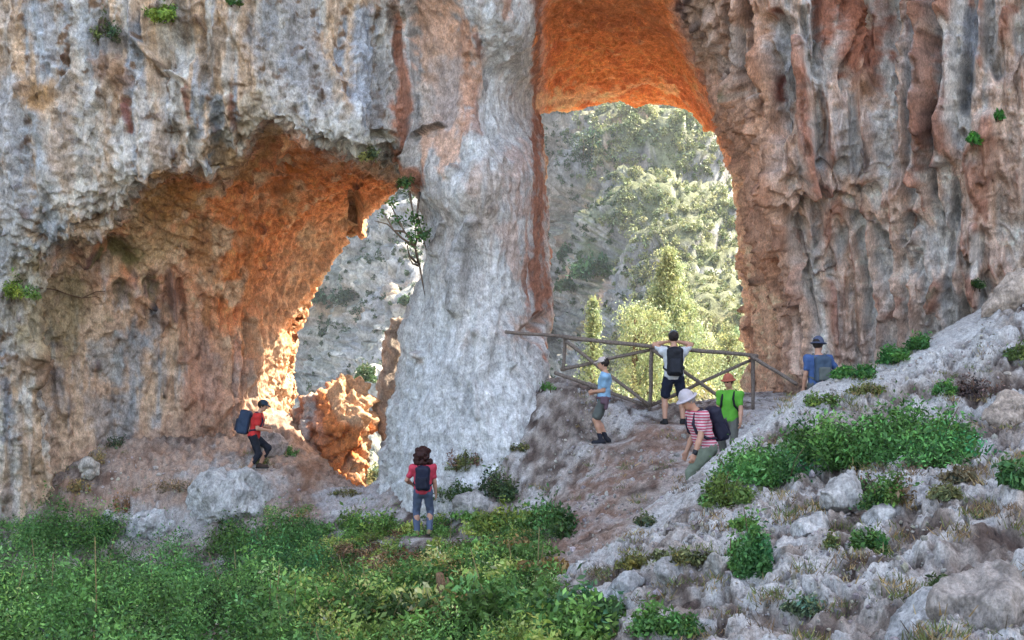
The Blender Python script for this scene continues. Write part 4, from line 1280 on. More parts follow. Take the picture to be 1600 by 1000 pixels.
    Cs = np.concatenate(Cs)
    V, Q, C = leaves(Cs, .05, shades((.06, .13, .035), len(Cs)))
    link("foliage", new_mesh("foliage", V, Q, M_LEAF, C, smooth=False), o)
    # dead twig on the left wall
    r = hit(80, 455, ("cliff",))[0]
    L = [at(px, py, hit(px, py, ("cliff",))[0].y - .12) - np.array(r) for px, py in [(62, 450), (85, 452), (105, 460), (128, 466), (150, 456), (164, 455)]]
    o = link("creeper_root", tube_mesh("creeper_root", [tube(L, .014, 5, (.16, .09, .06), .006), tube([L[3], L[4] + np.array([0, 0, -.1]), L[5] + np.array([-.1, 0, -.16])], .009, 5, (.16, .09, .06), .006)], M_BARK), loc=r)
    tag(o, "thin dead root trailing across the left wall beside the feathery plant", "root")


def conifer(label, apex, y, base_z, widths, n, base, leaf, group):
    """sunlit evergreen; widths = [(pixel row, left px, right px)...] of its crown in the photograph's scale at distance y"""
    ax = at(apex[0], apex[1], y)
    o = link("evergreen_tree", None, loc=(ax[0], y, base_z))
    tag(o, label, "tree", group)
    H = ax[2] - base_z
    link("trunk", tube_mesh("trunk", [tube([(0, 0, -.3), (.06, .03, H * .4), (-.03, 0, H * .75), (0, 0, H * .97)], [.22, .15, .08, .02], 8, (.16, .11, .08), .02)], M_BARK), o)
    rows = np.array([w[0] for w in widths], float)
    zt = (HOR - rows) / F * y - base_z
    lx = (np.array([w[1] for w in widths]) - 800) / F * y - ax[0]
    rx = (np.array([w[2] for w in widths]) - 800) / F * y - ax[0]
    order = np.argsort(zt)
    C, K, limbs = [], [], []
    nb = n // 70
    for k in range(nb):
        z = rng.uniform(zt.min(), zt.max())
        a = np.interp(z, zt[order], lx[order])
        b = np.interp(z, zt[order], rx[order])
        cx, r = (a + b) / 2, (b - a) / 2
        th = rng.uniform(0, 2 * np.pi)
        rr = r * rng.uniform(.25, 1.12)
        c = np.array([cx + math.cos(th) * rr, math.sin(th) * rr * .9, z])
        s = np.array([.32, .32, .36]) * (.5 + .6 * min(r, 1.2)) * rng.uniform(.45, 1.3)
        m = int(70 * rng.uniform(.6, 1.4))
        q = rng.normal(size=(m, 3)) * .55
        C.append(c + q * s)
        K.append(shades(base, 1, .2, .12) * np.exp(rng.normal(0, .25, (m, 1))))
        if k % 3 == 0:
            limbs.append(tube([(cx * .3, 0, max(z - .6 * r - .2, .1)), ((cx * .3 + c[0]) / 2, c[1] / 2, z - .15), c], [.04, .025, .01], 5, (.17, .12, .09)))
    C = np.concatenate(C)
    K = np.concatenate(K)
    V, Q, c_ = leaves(C, leaf * rng.uniform(.6, 1.3, len(C)), np.clip(K, .01, .5), .9, .33)
    link("crown", new_mesh("crown", V, Q, M_NEEDLE, c_, smooth=False), o)
    for L in limbs[::4]:
        link("limb", tube_mesh("limb", [L], M_BARK), o)
    return o


def build_trees():
    g = "sunlit evergreens behind the fence"
    c1 = (.265, .325, .205)
    conifer("tallest sunlit conical evergreen behind the fence", (1046, 392), 44, -7, [(392, 1042, 1050), (425, 1030, 1062), (455, 1020, 1070), (480, 1022, 1078), (500, 1004, 1094), (540, 996, 1108), (580, 984, 1126), (620, 978, 1142), (700, 976, 1156)], 42000, c1, .062, g)
    conifer("bushy sunlit evergreen left of the tallest one", (992, 478), 42, -7, [(484, 978, 1020), (494, 970, 1034), (530, 960, 1050), (580, 964, 1060), (640, 950, 1060), (720, 950, 1060)], 18000, (.265, .325, .205), .06, g)
    conifer("slim sunlit evergreen seen over the first fence panel", (926, 470), 46, -7, [(470, 924, 929), (500, 920, 934), (530, 914, 937), (560, 912, 940), (590, 904, 946), (650, 896, 956), (720, 896, 956)], 12000, (.25, .31, .19), .06, g)
    conifer("low broad evergreen right of the tallest, by the arch's right jamb", (1138, 512), 56, -8, [(512, 1128, 1146), (530, 1114, 1160), (560, 1104, 1176), (600, 1096, 1184), (660, 1090, 1190)], 8000, (.24, .29, .18), .075, g)
    for k, (lab, px, py, hw, hh, y) in enumerate([("sunlit scrub between the slim and the bushy evergreens", 958, 620, 30, 34, 38), ("sunlit scrub under the tallest evergreen, behind the white-shirted hiker", 1085, 620, 46, 40, 37),
                                                  ("sunlit scrub behind the pinnacle in the left arch", 585, 745, 26, 24, 36), ("dark round bush on the ledge behind the pinnacle", 570, 582, 18, 18, 60)]):
        bush(lab, px, py, hw, hh, (.05, .09, .045) if k == 3 else (.255, .30, .19), .06, 2200, y=y, group="scrub behind the arches", lumps=12)
    # distinct dark bushes on the far cliff
    for lab, px, py, hw, hh, c in [("widest dark green bush on the far rock wall", 926, 416, 36, 24, (.03, .085, .04)), ("small dark bush on the far rock left of the widest", 884, 396, 13, 14, (.035, .08, .04)),
                                   ("dark bushes under the widest far bush", 890, 444, 24, 12, (.04, .085, .045)), ("dark green patch high on the far wall", 925, 220, 32, 40, (.05, .09, .055)),
                                   ("dark green scrub on the far wall of the left arch", 548, 462, 36, 22, (.05, .085, .05)), ("small far bush near the left arch's jamb", 498, 462, 12, 12, (.045, .09, .05)),
                                   ("far bush nearest the leaning spire", 632, 470, 10, 8, (.05, .10, .05))]:
        r = hit(px, py, ("hillside",))
        if r is None:
            continue
        y = r[0].y - 1.0
        bush(lab, px, py, hw, hh, c, .22, 1700, y=y, name="far_bush", cat="bush", group="dark bushes across the gorge", lumps=14)


def build_dry_grass():
    """thin straw and olive blades between the stones"""
    C, D, K = [], [], []
    for _ in range(5200):
        if rng.random() < .72:
            px, py = rng.uniform(900, 1640), rng.uniform(540, 1040)
        else:
            px, py = rng.uniform(60, 860), rng.uniform(690, 860)
        n_ = float(fbm(np.array([[px / 60, py / 34, 2]]), 3, 871)[0])
        if n_ < .24:
            continue
        r = hit(px, py, ("ground",))
        if r is None or r[0].y > 28:
            continue
        q = np.array(r[0])
        m = rng.integers(10, 26)
        t = rng.random()
        base = np.array((.30, .22, .11)) if t < .35 else (np.array((.16, .11, .075)) if t < .62 else np.array((.13, .16, .055)))
        C.append(q + rng.normal(0, .05, (m, 3)) * np.array([1.4, 1.4, .15]))
        D.append(np.c_[rng.normal(0, .5, (m, 2)), rng.uniform(.5, 1.2, m)] * rng.uniform(.035, .085))
        K.append(shades(base, m, .3, .15))
    C, D, K = np.concatenate(C), np.concatenate(D), np.concatenate(K)
    w = np.cross(D, rng.normal(size=D.shape))
    w = w / (np.linalg.norm(w, axis=1)[:, None] + 1e-9) * .005
    V = np.stack([C - w, C + w, C + D + .3 * w, C + D - .3 * w], 1).reshape(-1, 3)
    o = link("dry_grass", new_mesh("dry_grass", V, np.arange(len(V)).reshape(-1, 4), M_LEAF, np.repeat(K, 4, axis=0), smooth=False))
    tag(o, "thin dry grass and low weeds between the stones of the slope", kind="stuff")


def build_far_scrub():
    parts = []
    tries = 0
    while len(parts) < 2700 and tries < 11000:
        tries += 1
        if rng.random() < .3:
            px, py = rng.uniform(430, 690), rng.uniform(270, 790)
        else:
            px, py = rng.uniform(720, 1240), rng.uniform(120, 660)
        right = float(sstep(930, 1000, px + .35 * (330 - py) * (py < 330) + 30 * rng.normal()))
        n_ = float(fbm(np.array([[px / 70, py / 70, 0]]), 3, 881)[0])
        if rng.random() > (.42 + 1.1 * n_ if px < 900 or right < .5 else .88 + .5 * n_):
            continue
        r = hit(px, py, ("hillside",))
        if r is None:
            continue
        y = r[0].y
        s = rng.uniform(4, 11) * (1.25 if right > .5 else .9) / F * y
        base = (.04, .075, .04) if right < .5 else ((.20, .225, .125) if rng.random() < .7 else (.11, .145, .065))
        V, Q, C = clump(s, s, s * 1.3, int(46 + 40 * right), .15 * y / 130, base, .3, 5)
        parts.append((V + np.array(r[0]) - np.array([0, 0, .3]), Q, C))
    V, Q, C = merge(parts)
    o = link("hillside_scrub", new_mesh("hillside_scrub", V, Q, M_LEAF, C, smooth=False))
    tag(o, "sunlit yellow-green maquis covering the far side of the gorge", kind="stuff")


build_undergrowth()
build_bushes()
build_trees()
build_dry_grass()
build_far_scrub()
# ------------------------------------------------------------------ rocks that stand free, fence, stump
class Sdf:
    """solids joined on a grid into one smooth closed mesh"""
    def __init__(self, lo, hi, h):
        self.lo, self.h = np.array(lo, float), h
        n = np.ceil((np.array(hi) - self.lo) / h).astype(int) + 1
        self.ax = [self.lo[d] + np.arange(n[d]) * h for d in range(3)]
        self.Fv = np.full(n, .3, np.float32)

    def _sub(self, lo, hi, m):
        s = []
        for d in range(3):
            a = max(int((lo[d] - m - self.lo[d]) / self.h), 0)
            b = min(int((hi[d] + m - self.lo[d]) / self.h) + 2, len(self.ax[d]))
            s.append(slice(a, max(b, a)))
        return tuple(s), np.meshgrid(*[self.ax[d][s[d]] for d in range(3)], indexing='ij', sparse=True)

    def _join(self, s, d, k):
        f = self.Fv[s]
        if k > 0:
            t = np.clip(.5 + .5 * (f - d) / k, 0, 1)
            self.Fv[s] = f + (d - f) * t - k * t * (1 - t)
        else:
            self.Fv[s] = np.minimum(f, d)

    def cone(self, a, b, ra, rb, k=.03):
        a, b = np.array(a, float), np.array(b, float)
        r = max(ra, rb)
        s, (X, Y, Z) = self._sub(np.minimum(a, b) - r, np.maximum(a, b) + r, k + 2 * self.h)
        e = b - a
        t = np.clip(((X - a[0]) * e[0] + (Y - a[1]) * e[1] + (Z - a[2]) * e[2]) / (e @ e + 1e-12), 0, 1)
        d = np.sqrt((X - a[0] - t * e[0]) ** 2 + (Y - a[1] - t * e[1]) ** 2 + (Z - a[2] - t * e[2]) ** 2) - (ra + (rb - ra) * t)
        self._join(s, d, k)
        return self

    def ell(self, c, r, M=None, k=.03):
        c, r = np.array(c, float), np.array(r, float)
        R_ = r.max()
        s, (X, Y, Z) = self._sub(c - R_, c + R_, k + 2 * self.h)
        M = np.eye(3) if M is None else np.array(M)
        q = [(X - c[0]) * M[0, i] + (Y - c[1]) * M[1, i] + (Z - c[2]) * M[2, i] for i in range(3)]
        k0 = np.sqrt(sum((q[i] / r[i]) ** 2 for i in range(3)))
        k1 = np.sqrt(sum((q[i] / r[i] ** 2) ** 2 for i in range(3))) + 1e-9
        self._join(s, k0 * (k0 - 1) / k1, k)
        return self

    def box(self, c, half, rnd, M=None, k=.02):
        c, half = np.array(c, float), np.array(half, float)
        R_ = np.linalg.norm(half)
        s, (X, Y, Z) = self._sub(c - R_, c + R_, k + 2 * self.h)
        M = np.eye(3) if M is None else np.array(M)
        q = [np.abs((X - c[0]) * M[0, i] + (Y - c[1]) * M[1, i] + (Z - c[2]) * M[2, i]) - half[i] + rnd for i in range(3)]
        d = np.sqrt(sum(np.maximum(a, 0) ** 2 for a in q)) + np.minimum(np.maximum(np.maximum(q[0], q[1]), q[2]), 0) - rnd
        self._join(s, d, k)
        return self

    def cut(self, p, n):
        """keep the side the normal points away from"""
        p, n = np.array(p, float), np.array(n, float)
        n = n / np.linalg.norm(n)
        X, Y, Z = np.meshgrid(*self.ax, indexing='ij', sparse=True)
        self.Fv = np.maximum(self.Fv, ((X - p[0]) * n[0] + (Y - p[1]) * n[1] + (Z - p[2]) * n[2]).astype(np.float32))
        return self

    def mesh(self, name, mat, wrinkle=0.0, wf=14.0, seed=0):
        Fv = self.Fv
        Fv[0], Fv[-1], Fv[:, 0], Fv[:, -1], Fv[:, :, 0], Fv[:, :, -1] = .3, .3, .3, .3, .3, .3
        V, Q = surface_nets(Fv)
        V = self.lo + V * self.h
        m = new_mesh(name, V, Q, mat)
        if wrinkle:
            N = normals(m)
            set_coords(m, V + N * (wrinkle * fbm(V * np.array([wf, wf, wf * .7]), 3, 700 + seed))[:, None])
        return m


def rock_body(name, label, cat, blobs, y, colf, h=.07, amp=.16, group=None, seed=0, freq=1.6, facets=0):
    """free-standing rock from (px, py, radius in px, extra depth) blobs joined in sequence"""
    c0 = at(blobs[0][0], blobs[0][1], y)
    pts_ = [(at(b[0], b[1], y + b[3]) - c0, b[2] / F * y) for b in blobs]
    P_ = np.array([p for p, r in pts_])
    rm = max(r for p, r in pts_)
    s = Sdf(P_.min(0) - rm - .3, P_.max(0) + rm + .3, h)
    for p, r in pts_:
        s.ell(p, (r, r * 1.05, r * 1.1), k=.18)
    for i in range(len(pts_) - 1):
        if blobs[i + 1][4:] != ('new',):
            s.cone(pts_[i][0], pts_[i + 1][0], pts_[i][1] * .85, pts_[i + 1][1] * .85, k=.15)
    if facets:                                       # broken faces
        r2 = np.random.default_rng(seed)
        ctr = P_.mean(0)
        for k in range(facets):
            nrm = r2.normal(size=3)
            nrm[1] -= .5
            nrm /= np.linalg.norm(nrm)
            ext = max(float((p - ctr) @ nrm) + r for p, r in pts_)
            s.cut(ctr + nrm * ext * r2.uniform(.55, .82), nrm)
    m = s.mesh(name, M_ROCK)
    V = coords(m).astype(float)
    N = normals(m)
    W = V + c0
    b = billow(W * np.array([1, 1, .7]) * freq, 4, 500 + seed)
    f_ = fbm(W * 4.5, 4, 510 + seed)
    V2 = V + N * (amp * 1.6 * (b - .35) + amp * .45 * f_)[:, None]
    set_coords(m, V2)
    px_, py_ = pix(W)
    set_cols(m, np.clip(colf(W, px_, py_, N, b, f_), .02, .7))
    o = link(name, m, loc=c0)
    tag(o, label, cat, group)
    return o


def lerp(c, d, w):
    return c + (np.array(d) - c) * np.clip(w, 0, 1)[:, None]


def pin_col(W, px, py, N, b, f_):
    n1, n2 = fbm(W * 1.2, 4, 520), fbm(W * 3, 4, 521)
    c = np.tile(np.array([.40, .31, .27]), (len(W), 1))
    c = lerp(c, (.36, .34, .34), sstep(-.1, .3, n1))
    c = lerp(c, (.33, .16, .11), sstep(.0, .3, n2))
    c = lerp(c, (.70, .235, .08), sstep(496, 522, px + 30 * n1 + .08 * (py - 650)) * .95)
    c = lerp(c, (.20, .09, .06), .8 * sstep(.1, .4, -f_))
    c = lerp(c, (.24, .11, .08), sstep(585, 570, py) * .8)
    return lerp(c, (.58, .42, .28), .8 * sstep(.1, .6, N @ SUN_DIR))  # pale tan on faces turned to the sun: sunlight put into the colour


def spire_col(W, px, py, N, b, f_):
    c = np.tile(np.array([.40, .35, .31]), (len(W), 1))
    c = lerp(c, (.26, .21, .18), sstep(-.1, .3, fbm(W * np.array([1.5, 1.5, .4]), 4, 530)))
    return lerp(c, (.18, .15, .13), sstep(.1, .4, f_))


def stone_col(base):
    def f(W, px, py, N, b, f_):
        c = np.tile(np.array(base), (len(W), 1))
        c = lerp(c, np.array(base) * .62, sstep(0, .35, f_))
        return lerp(c, np.array(base) * 1.2, sstep(.0, .35, fbm(W * 5, 3, 540)))
    return f


def build_rocks():
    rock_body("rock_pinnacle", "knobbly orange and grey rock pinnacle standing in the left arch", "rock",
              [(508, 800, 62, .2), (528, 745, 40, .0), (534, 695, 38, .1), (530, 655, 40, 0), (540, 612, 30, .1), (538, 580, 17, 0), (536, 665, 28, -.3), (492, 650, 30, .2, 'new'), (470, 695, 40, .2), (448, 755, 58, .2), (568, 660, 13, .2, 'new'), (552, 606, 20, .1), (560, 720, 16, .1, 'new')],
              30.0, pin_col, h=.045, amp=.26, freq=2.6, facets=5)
    rock_body("rock_spire", "leaning tan rock spire behind the pinnacle, close to the pillar", "rock",
              [(626, 800, 26, 0), (618, 720, 20, 0), (605, 655, 16, 0), (607, 600, 16, 0), (614, 545, 14, 0), (621, 506, 9, 0)], 30.5, spire_col, h=.06, amp=.16, seed=3)
    g = "loose boulders on the grey slope"
    Y = lambda px, py: hit(px, py, ("ground",))[0].y
    data = [("largest boulder, tilted with a flat brown face, low on the right", [(1500, 950, 40, .1), (1555, 935, 42, .15), (1585, 945, 30, .2), (1530, 985, 38, 0)], (.33, .29, .27)),
            ("pale jagged boulder in front of the largest one, at the bottom edge", [(1420, 985, 34, 0), (1465, 960, 26, .1), (1500, 910, 16, .1)], (.38, .38, .39)),
            ("pale square stone left of the round lone bush", [(1124, 888, 15, 0), (1130, 878, 12, 0)], (.42, .40, .38)),
            ("upright pale rock tooth at the bottom centre", [(962, 928, 16, 0), (978, 905, 14, 0), (992, 890, 9, 0)], (.37, .37, .38)),
            ("rounded grey boulder behind the pale rock tooth", [(1050, 905, 26, .1), (1085, 900, 22, .15)], (.36, .35, .35)),
            ("light grey stone beside the small dark bush", [(1370, 805, 16, 0), (1390, 800, 14, 0)], (.39, .385, .385)),
            ("pale block below the dark twiggy bush, left side", [(1255, 828, 20, 0), (1275, 815, 17, .1)], (.43, .42, .42)),
            ("long pale slab above the bare rubble", [(1290, 790, 20, 0), (1320, 775, 20, .1), (1345, 765, 14, .1)], (.44, .43, .43)),
            ("smooth grey rock right of the twiggy bush", [(1430, 785, 20, 0), (1455, 775, 18, .1)], (.43, .42, .43)),
            ("pale stones stacked at the right end of the widest bush", [(1520, 722, 10, 0), (1532, 735, 8, 0), (1515, 738, 9, 0)], (.45, .43, .42)),
            ("grey boulder on the right edge at the bottom corner", [(1598, 970, 26, 0), (1610, 985, 30, 0)], (.37, .37, .38)),
            ("pale shelf of rock under the wall foot on the right edge", [(1570, 470, 22, 0), (1600, 450, 30, .1), (1540, 490, 18, 0)], (.43, .35, .30)),
            ("tan stone on the right edge halfway up the slope", [(1590, 640, 26, .1), (1560, 655, 20, 0)], (.41, .33, .28))]
    for k, (lab, bl, c) in enumerate(data):
        y = Y(bl[0][0], min(bl[0][1] + bl[0][2] * .4, 1010))
        rock_body("boulder", lab, "boulder", bl, y, stone_col(c), h=max(.012, bl[0][2] / F * y / 13), amp=.34 * bl[0][2] / F * y, group=g, seed=10 + k, facets=9, freq=1.1 / (bl[0][2] / F * y * 2.2))
    g2 = "pale stones at the edge of the bank"
    for lab, bl, c in [("round pale stone at the edge of the leafy bank", [(170, 812, 14, 0)], (.45, .45, .46)), ("broad pale rock by the bank, right of the round stone", [(225, 822, 22, 0), (258, 815, 20, .1)], (.44, .44, .45)),
                       ("small pale stone half way up the talus", [(140, 735, 13, 0), (150, 728, 9, 0)], (.42, .39, .36)), ("pale rock hump under the red-shirted hiker", [(342, 786, 48, .5), (385, 783, 43, .3), (318, 806, 30, .2), (418, 792, 30, .5)], (.43, .425, .425)),
                       ("grey stone showing through the bank", [(446, 898, 12, 0)], (.40, .40, .41)), ("pinkish boulder at the pinnacle's foot", [(415, 700, 22, .2), (435, 690, 20, .2)], (.36, .30, .28)),
                       ("weathered grey boulder right of the woman", [(740, 790, 24, .1), (765, 786, 18, .1)], (.38, .36, .35))]:
        y = hit(bl[0][0], bl[0][1] + bl[0][2] * .6, ("ground", "cliff"))[0].y
        rock_body("boulder", lab, "boulder", bl, y, stone_col(c), h=.025, amp=.11, group=g2, seed=40 + len(lab), freq=2.4, facets=8)


def build_rubble():
    """small loose stones on the slope and the path"""
    bm = bmesh.new()
    bmesh.ops.create_icosphere(bm, subdivisions=1, radius=1)
    SV = np.array([v.co for v in bm.verts])
    SF = np.array([[v.index for v in f.verts] for f in bm.faces])
    bm.free()
    parts = []
    for _ in range(9000):
        if rng.random() < .25:
            px, py = rng.uniform(780, 1200), rng.uniform(600, 900)
        elif rng.random() < .2:
            px, py = rng.uniform(80, 620), rng.uniform(640, 830)
        else:
            px, py = rng.uniform(880, 1640), rng.uniform(500, 1040)
        r = hit(px, py, ("ground",))
        if r is None or r[0].y > 27.5:
            continue
        n_ = float(fbm(np.array([[r[0].x * .9, r[0].y * .9, 0]]), 2, 891)[0])
        if rng.random() > .38 + 1.2 * n_:
            continue
        s = .0085 * math.exp(min(rng.normal(0, .55), 1.1)) * (1 + r[0].y / 25)
        v = SV * (1 + .22 * rng.normal(size=(len(SV), 1))) * s * rng.uniform(.6, 1.35, 3)
        a = rng.uniform(0, 6.28)
        v = v @ np.array([[math.cos(a), math.sin(a), 0], [-math.sin(a), math.cos(a), 0], [0, 0, 1]])
        g = rng.uniform(.22, .46)
        c = np.array([g, g * rng.uniform(.84, .97), g * rng.uniform(.74, .97)])
        parts.append((v + np.array(r[0]) + np.array([0, 0, s * .25]), SF, c))
    V, Q, C = merge(parts)
    o = link("rubble", new_mesh("rubble", V, Q, M_ROCK, C, smooth=False))
    tag(o, "loose small stones strewn over the slope and the path", kind="stuff")


def build_fence():
    wood = rock_material("weathered_wood", bump=.5, scale=30, vary=.5)
    yb = 23.9
    pos = lambda px, py, y=None: at(px, py, y or yb)
    base = pos(1018, 636)
    o = link("wooden_fence", None, loc=base)
    tag(o, "weathered pole fence with crossed braces closing the right arch", "fence")
    col = (.19, .15, .13)

    def pole(nm, a, b, r, ya=yb, y2=yb):
        A, B = pos(*a, ya) - base, pos(*b, y2) - base
        t = np.linspace(0, 1, 9)[:, None]
        L = A + (B - A) * t
        L = L + .012 * np.stack([noise(L * 1.7 + 3 + len(nm), 880 + k) for k in range(3)], 1)
        link(nm, tube_mesh(nm, [tube(L, np.linspace(r * 1.06, r * .94, 9), 9, col, .004)], wood), o)
    pole("post", (883, 524), (880, 580), .035, 24.4, 24.4)
    pole("post", (1019, 538), (1015, 642), .038)
    pole("post", (1177, 553), (1176, 640), .038, 23.9, 23.9)
    pole("top_rail", (790, 519), (886, 526), .034, 24.0, 24.35)
    pole("top_rail", (880, 526), (1024, 542), .041, 24.33, 23.84)
    pole("top_rail", (1014, 541), (1184, 556), .040, 23.84, 23.84)
    pole("end_rail", (1172, 556), (1246, 600), .036, 23.86, 23.2)
    pole("brace", (884, 533), (1014, 634), .036, 24.31, 23.82)
    pole("brace", (876, 578), (1016, 547), .034, 24.42, 23.95)
    pole("bottom_rail", (866, 582), (1014, 636), .036, 24.46, 23.9)
    pole("brace", (1020, 546), (1132, 626), .036, 23.84, 23.8)
    pole("brace", (1016, 634), (1176, 561), .034, 23.97, 23.97)


def build_stump():
    b = at(690, 938, hit(690, 960, ("ground",))[0].y)
    b[2] = drop(b[0], b[1]) - .05
    z1 = at(690, 896, b[1])[2] - b[2]
    L = np.array([(0, 0, 0), (.01, 0, z1 * .4), (-.01, 0, z1 * .75), (-.02, 0, z1)])
    o = link("tree_stump", tube_mesh("tree_stump", [tube(L, [.075, .062, .055, .05], 10, (.22, .13, .08), .02), tube([(.03, 0, z1 * .5), (.07, 0, z1 * .8), (.06, 0, z1 * .92)], [.03, .02, .01], 6, (.22, .13, .08), .01)], M_BARK), loc=b)
    tag(o, "short broken brown stump standing in the leafy bank", "stump")


build_rocks()
build_rubble()
build_fence()
build_stump()
# ------------------------------------------------------------------ people
def rotz(a):
    c, s = math.cos(a), math.sin(a)
    return np.array([[c, -s, 0], [s, c, 0], [0, 0, 1.0]])


def roty(a):                       # positive tips the top forward (+x)
    c, s = math.cos(a), math.sin(a)
    return np.array([[c, 0, s], [0, 1, 0], [-s, 0, c]])


def rotx(a):                       # positive leans towards -y (the right-hand side)
    c, s = math.cos(a), math.sin(a)
    return np.array([[1, 0, 0], [0, c, -s], [0, s, c]])


def joint(a, b, l1, l2, pole):
    """middle joint of a two-bone limb from a to b, bent towards the pole direction"""
    a, b, pole = np.array(a, float), np.array(b, float), np.array(pole, float)
    d = b - a
    L = np.linalg.norm(d)
    if L > (l1 + l2) * .995:
        b = a + d / L * (l1 + l2) * .995
        d = b - a
        L = np.linalg.norm(d)
    u = d / L
    x = (l1 * l1 - l2 * l2 + L * L) / (2 * L)
    hgt = math.sqrt(max(l1 * l1 - x * x, 0))
    p = pole - u * (pole @ u)
    p /= np.linalg.norm(p) + 1e-9
    return a + u * x + p * hgt, b


SKIN = None


def skin_material():
    m, n, l, b = mat_new("skin")
    b.inputs["Base Color"].default_value = (.42, .22, .15, 1)
    b.inputs["Roughness"].default_value = .55
    b.inputs["Subsurface Weight"].default_value = .08
    b.inputs["Subsurface Radius"].default_value = (.01, .004, .002)
    return m


def person(label, base, heading, H=1.75, pelvis=(0, 0, 0), lean=0.0, side=0.0, twist=0.0, feet=((.05, .12, 0, 0), (0, -.12, 0, 0)), hands=None, poles=None,
           head=(0, 0), shirt=(.5, .5, .5), stripes=None, legs=("shorts", (.03, .04, .07)), shoes=(.02, .02, .022), hat=None, hair=None, pack=None, pack_label="", girth=1.0, extras=(), socks=None, hair_len=0.0):
    """a hiker; local x is forward, y is left. feet = (x, y, z, yaw) left then right; hands = points in the torso frame"""
    s = H / 1.75
    hip_z = .90 * s + pelvis[2]
    O = np.array([pelvis[0], pelvis[1], hip_z])
    T = rotz(twist) @ rotx(side) @ roty(lean)
    tp = lambda x, y, z: O + T @ (np.array([x, y, z]) * s)
    sh = [tp(-.01, .185, .47), tp(-.01, -.185, .47)]
    neck = tp(0, 0, .54)
    Hd = T @ roty(-lean * .7) @ rotz(head[0]) @ roty(head[1])
    hc = tp(.02, 0, .60) + Hd @ (np.array([.025, 0, .115]) * s)
    hp = lambda x, y, z: hc + Hd @ (np.array([x, y, z]) * s)
    hands = hands or ((.05, .27, -.12), (.05, -.27, -.12))
    poles = poles or ((-1, .25, 0), (-1, -.25, 0))
    hn = [tp(*hands[0]), tp(*hands[1])]
    el = []
    for i in range(2):
        e, w = joint(sh[i], hn[i], .29 * s, .255 * s, T @ np.array(poles[i], float))
        el.append(e)
        hn[i] = w
    hips = [O + rotz(twist * .5) @ np.array([0, .09 * s, -.02 * s]), O + rotz(twist * .5) @ np.array([0, -.09 * s, -.02 * s])]
    kn, an = [], []
    for i in range(2):
        fx, fy, fz, yaw = feet[i]
        a = np.array([fx, fy, fz + .085 * s])
        k_, a = joint(hips[i], a, .42 * s, .425 * s, rotz(yaw) @ np.array([1, 0, 0.05]))
        kn.append(k_)
        an.append(a)
    allp = np.array(sh + [hc] + hn + el + kn + an)
    lo, hi = allp.min(0) - .26, allp.max(0) + .28
    lo[2] = min(f[2] for f in feet) - .05
    g = girth

    def torso(S, e, top=True, k=.05):
        S.ell(tp(-.005, 0, .02), np.array([.112 * g + e, .158 * g + e, .12 + e]) * s, T, k)
        S.ell(tp(0.005, 0, .17), np.array([.105 * g + e, .145 * g + e, .16 + e]) * s, T, k)
        S.ell(tp(0, 0, .35), np.array([.118 * g + e, .165 * g + e, .18 + e]) * s, T, k)
        if top:
            S.cone(sh[0], sh[1], (.062 + e) * s, (.062 + e) * s, k)
            S.cone(tp(0, .1, .47), tp(0, 0, .53), (.055 + e * .6) * s, (.05 + e * .6) * s, k)
            S.cone(tp(0, -.1, .47), tp(0, 0, .53), (.055 + e * .6) * s, (.05 + e * .6) * s, k)

    # ---- body: one continuous skin
    B = Sdf(lo, hi, .0105)
    torso(B, 0)
    B.cone(neck - T @ np.array([0, 0, .05 * s]), hc + Hd @ np.array([-.02, 0, -.05]) * s, .056 * s, .052 * s, .02)
    B.ell(hp(-.008, 0, .02), np.array([.098, .077, .105]) * s, Hd, .02)
    B.ell(hp(.025, 0, -.055), np.array([.066, .056, .068]) * s, Hd, .03)
    B.cone(hp(.088, 0, .005), hp(.108, 0, -.03), .011 * s, .016 * s, .012)
    B.cone(hp(.075, .02, -.07), hp(.075, -.02, -.07), .012 * s, .012 * s, .012)
    for q in (1, -1):
        B.ell(hp(-.01, q * .079, -.01), np.array([.018, .010, .032]) * s, Hd, .006)
    for i, q in ((0, 1), (1, -1)):
        B.cone(sh[i], el[i], .050 * s, .040 * s, .03)
        B.cone(el[i], el[i] + (hn[i] - el[i]) * .35, .040 * s, .042 * s, .02)
        B.cone(el[i] + (hn[i] - el[i]) * .35, hn[i], .042 * s, .028 * s, .02)
        f = hn[i] - el[i]
        f = f / np.linalg.norm(f)
        inw = T @ np.array([.3, -q * 1.0, -.2])
        inw = inw - f * (inw @ f)
        inw /= np.linalg.norm(inw)
        ac = np.cross(f, inw)
        B.box(hn[i] + f * .05 * s, np.array([.045, .038, .016]) * s, .014 * s, np.stack([f, ac, inw], 1), .015)
        for j, (o_, L) in enumerate([(-.029, .062), (-.010, .075), (.010, .07), (.028, .055)]):
            r0 = hn[i] + f * .088 * s + ac * o_ * s
            r1 = r0 + (f * .75 + inw * .35) * L * .55 * s
            r2 = r1 + (f * .35 + inw * .8) * L * .5 * s
            B.cone(r0, r1, .0098 * s, .0092 * s, .004)
            B.cone(r1, r2, .0092 * s, .0085 * s, .002)
        th0 = hn[i] + f * .02 * s + ac * .03 * s * (1 if (T @ np.array([1, 0, 0])) @ ac > 0 else -1)
        d_ = (th0 - hn[i] - f * .02 * s)
        th1 = th0 + d_ * .7 + f * .035 * s + inw * .012 * s
        B.cone(th0, th1, .013 * s, .010 * s, .008)
        B.cone(th1, th1 + (f * .8 + inw * .5) * .03 * s, .010 * s, .009 * s, .003)
        B.cone(hips[i], kn[i], .083 * s * g, .056 * s, .04)
        cm = kn[i] + (an[i] - kn[i]) * .33 - (rotz(feet[i][3]) @ np.array([.018, 0, 0])) * s
        B.cone(kn[i], cm, .053 * s, .057 * s, .02)
        B.cone(cm, an[i], .056 * s, .037 * s, .03)
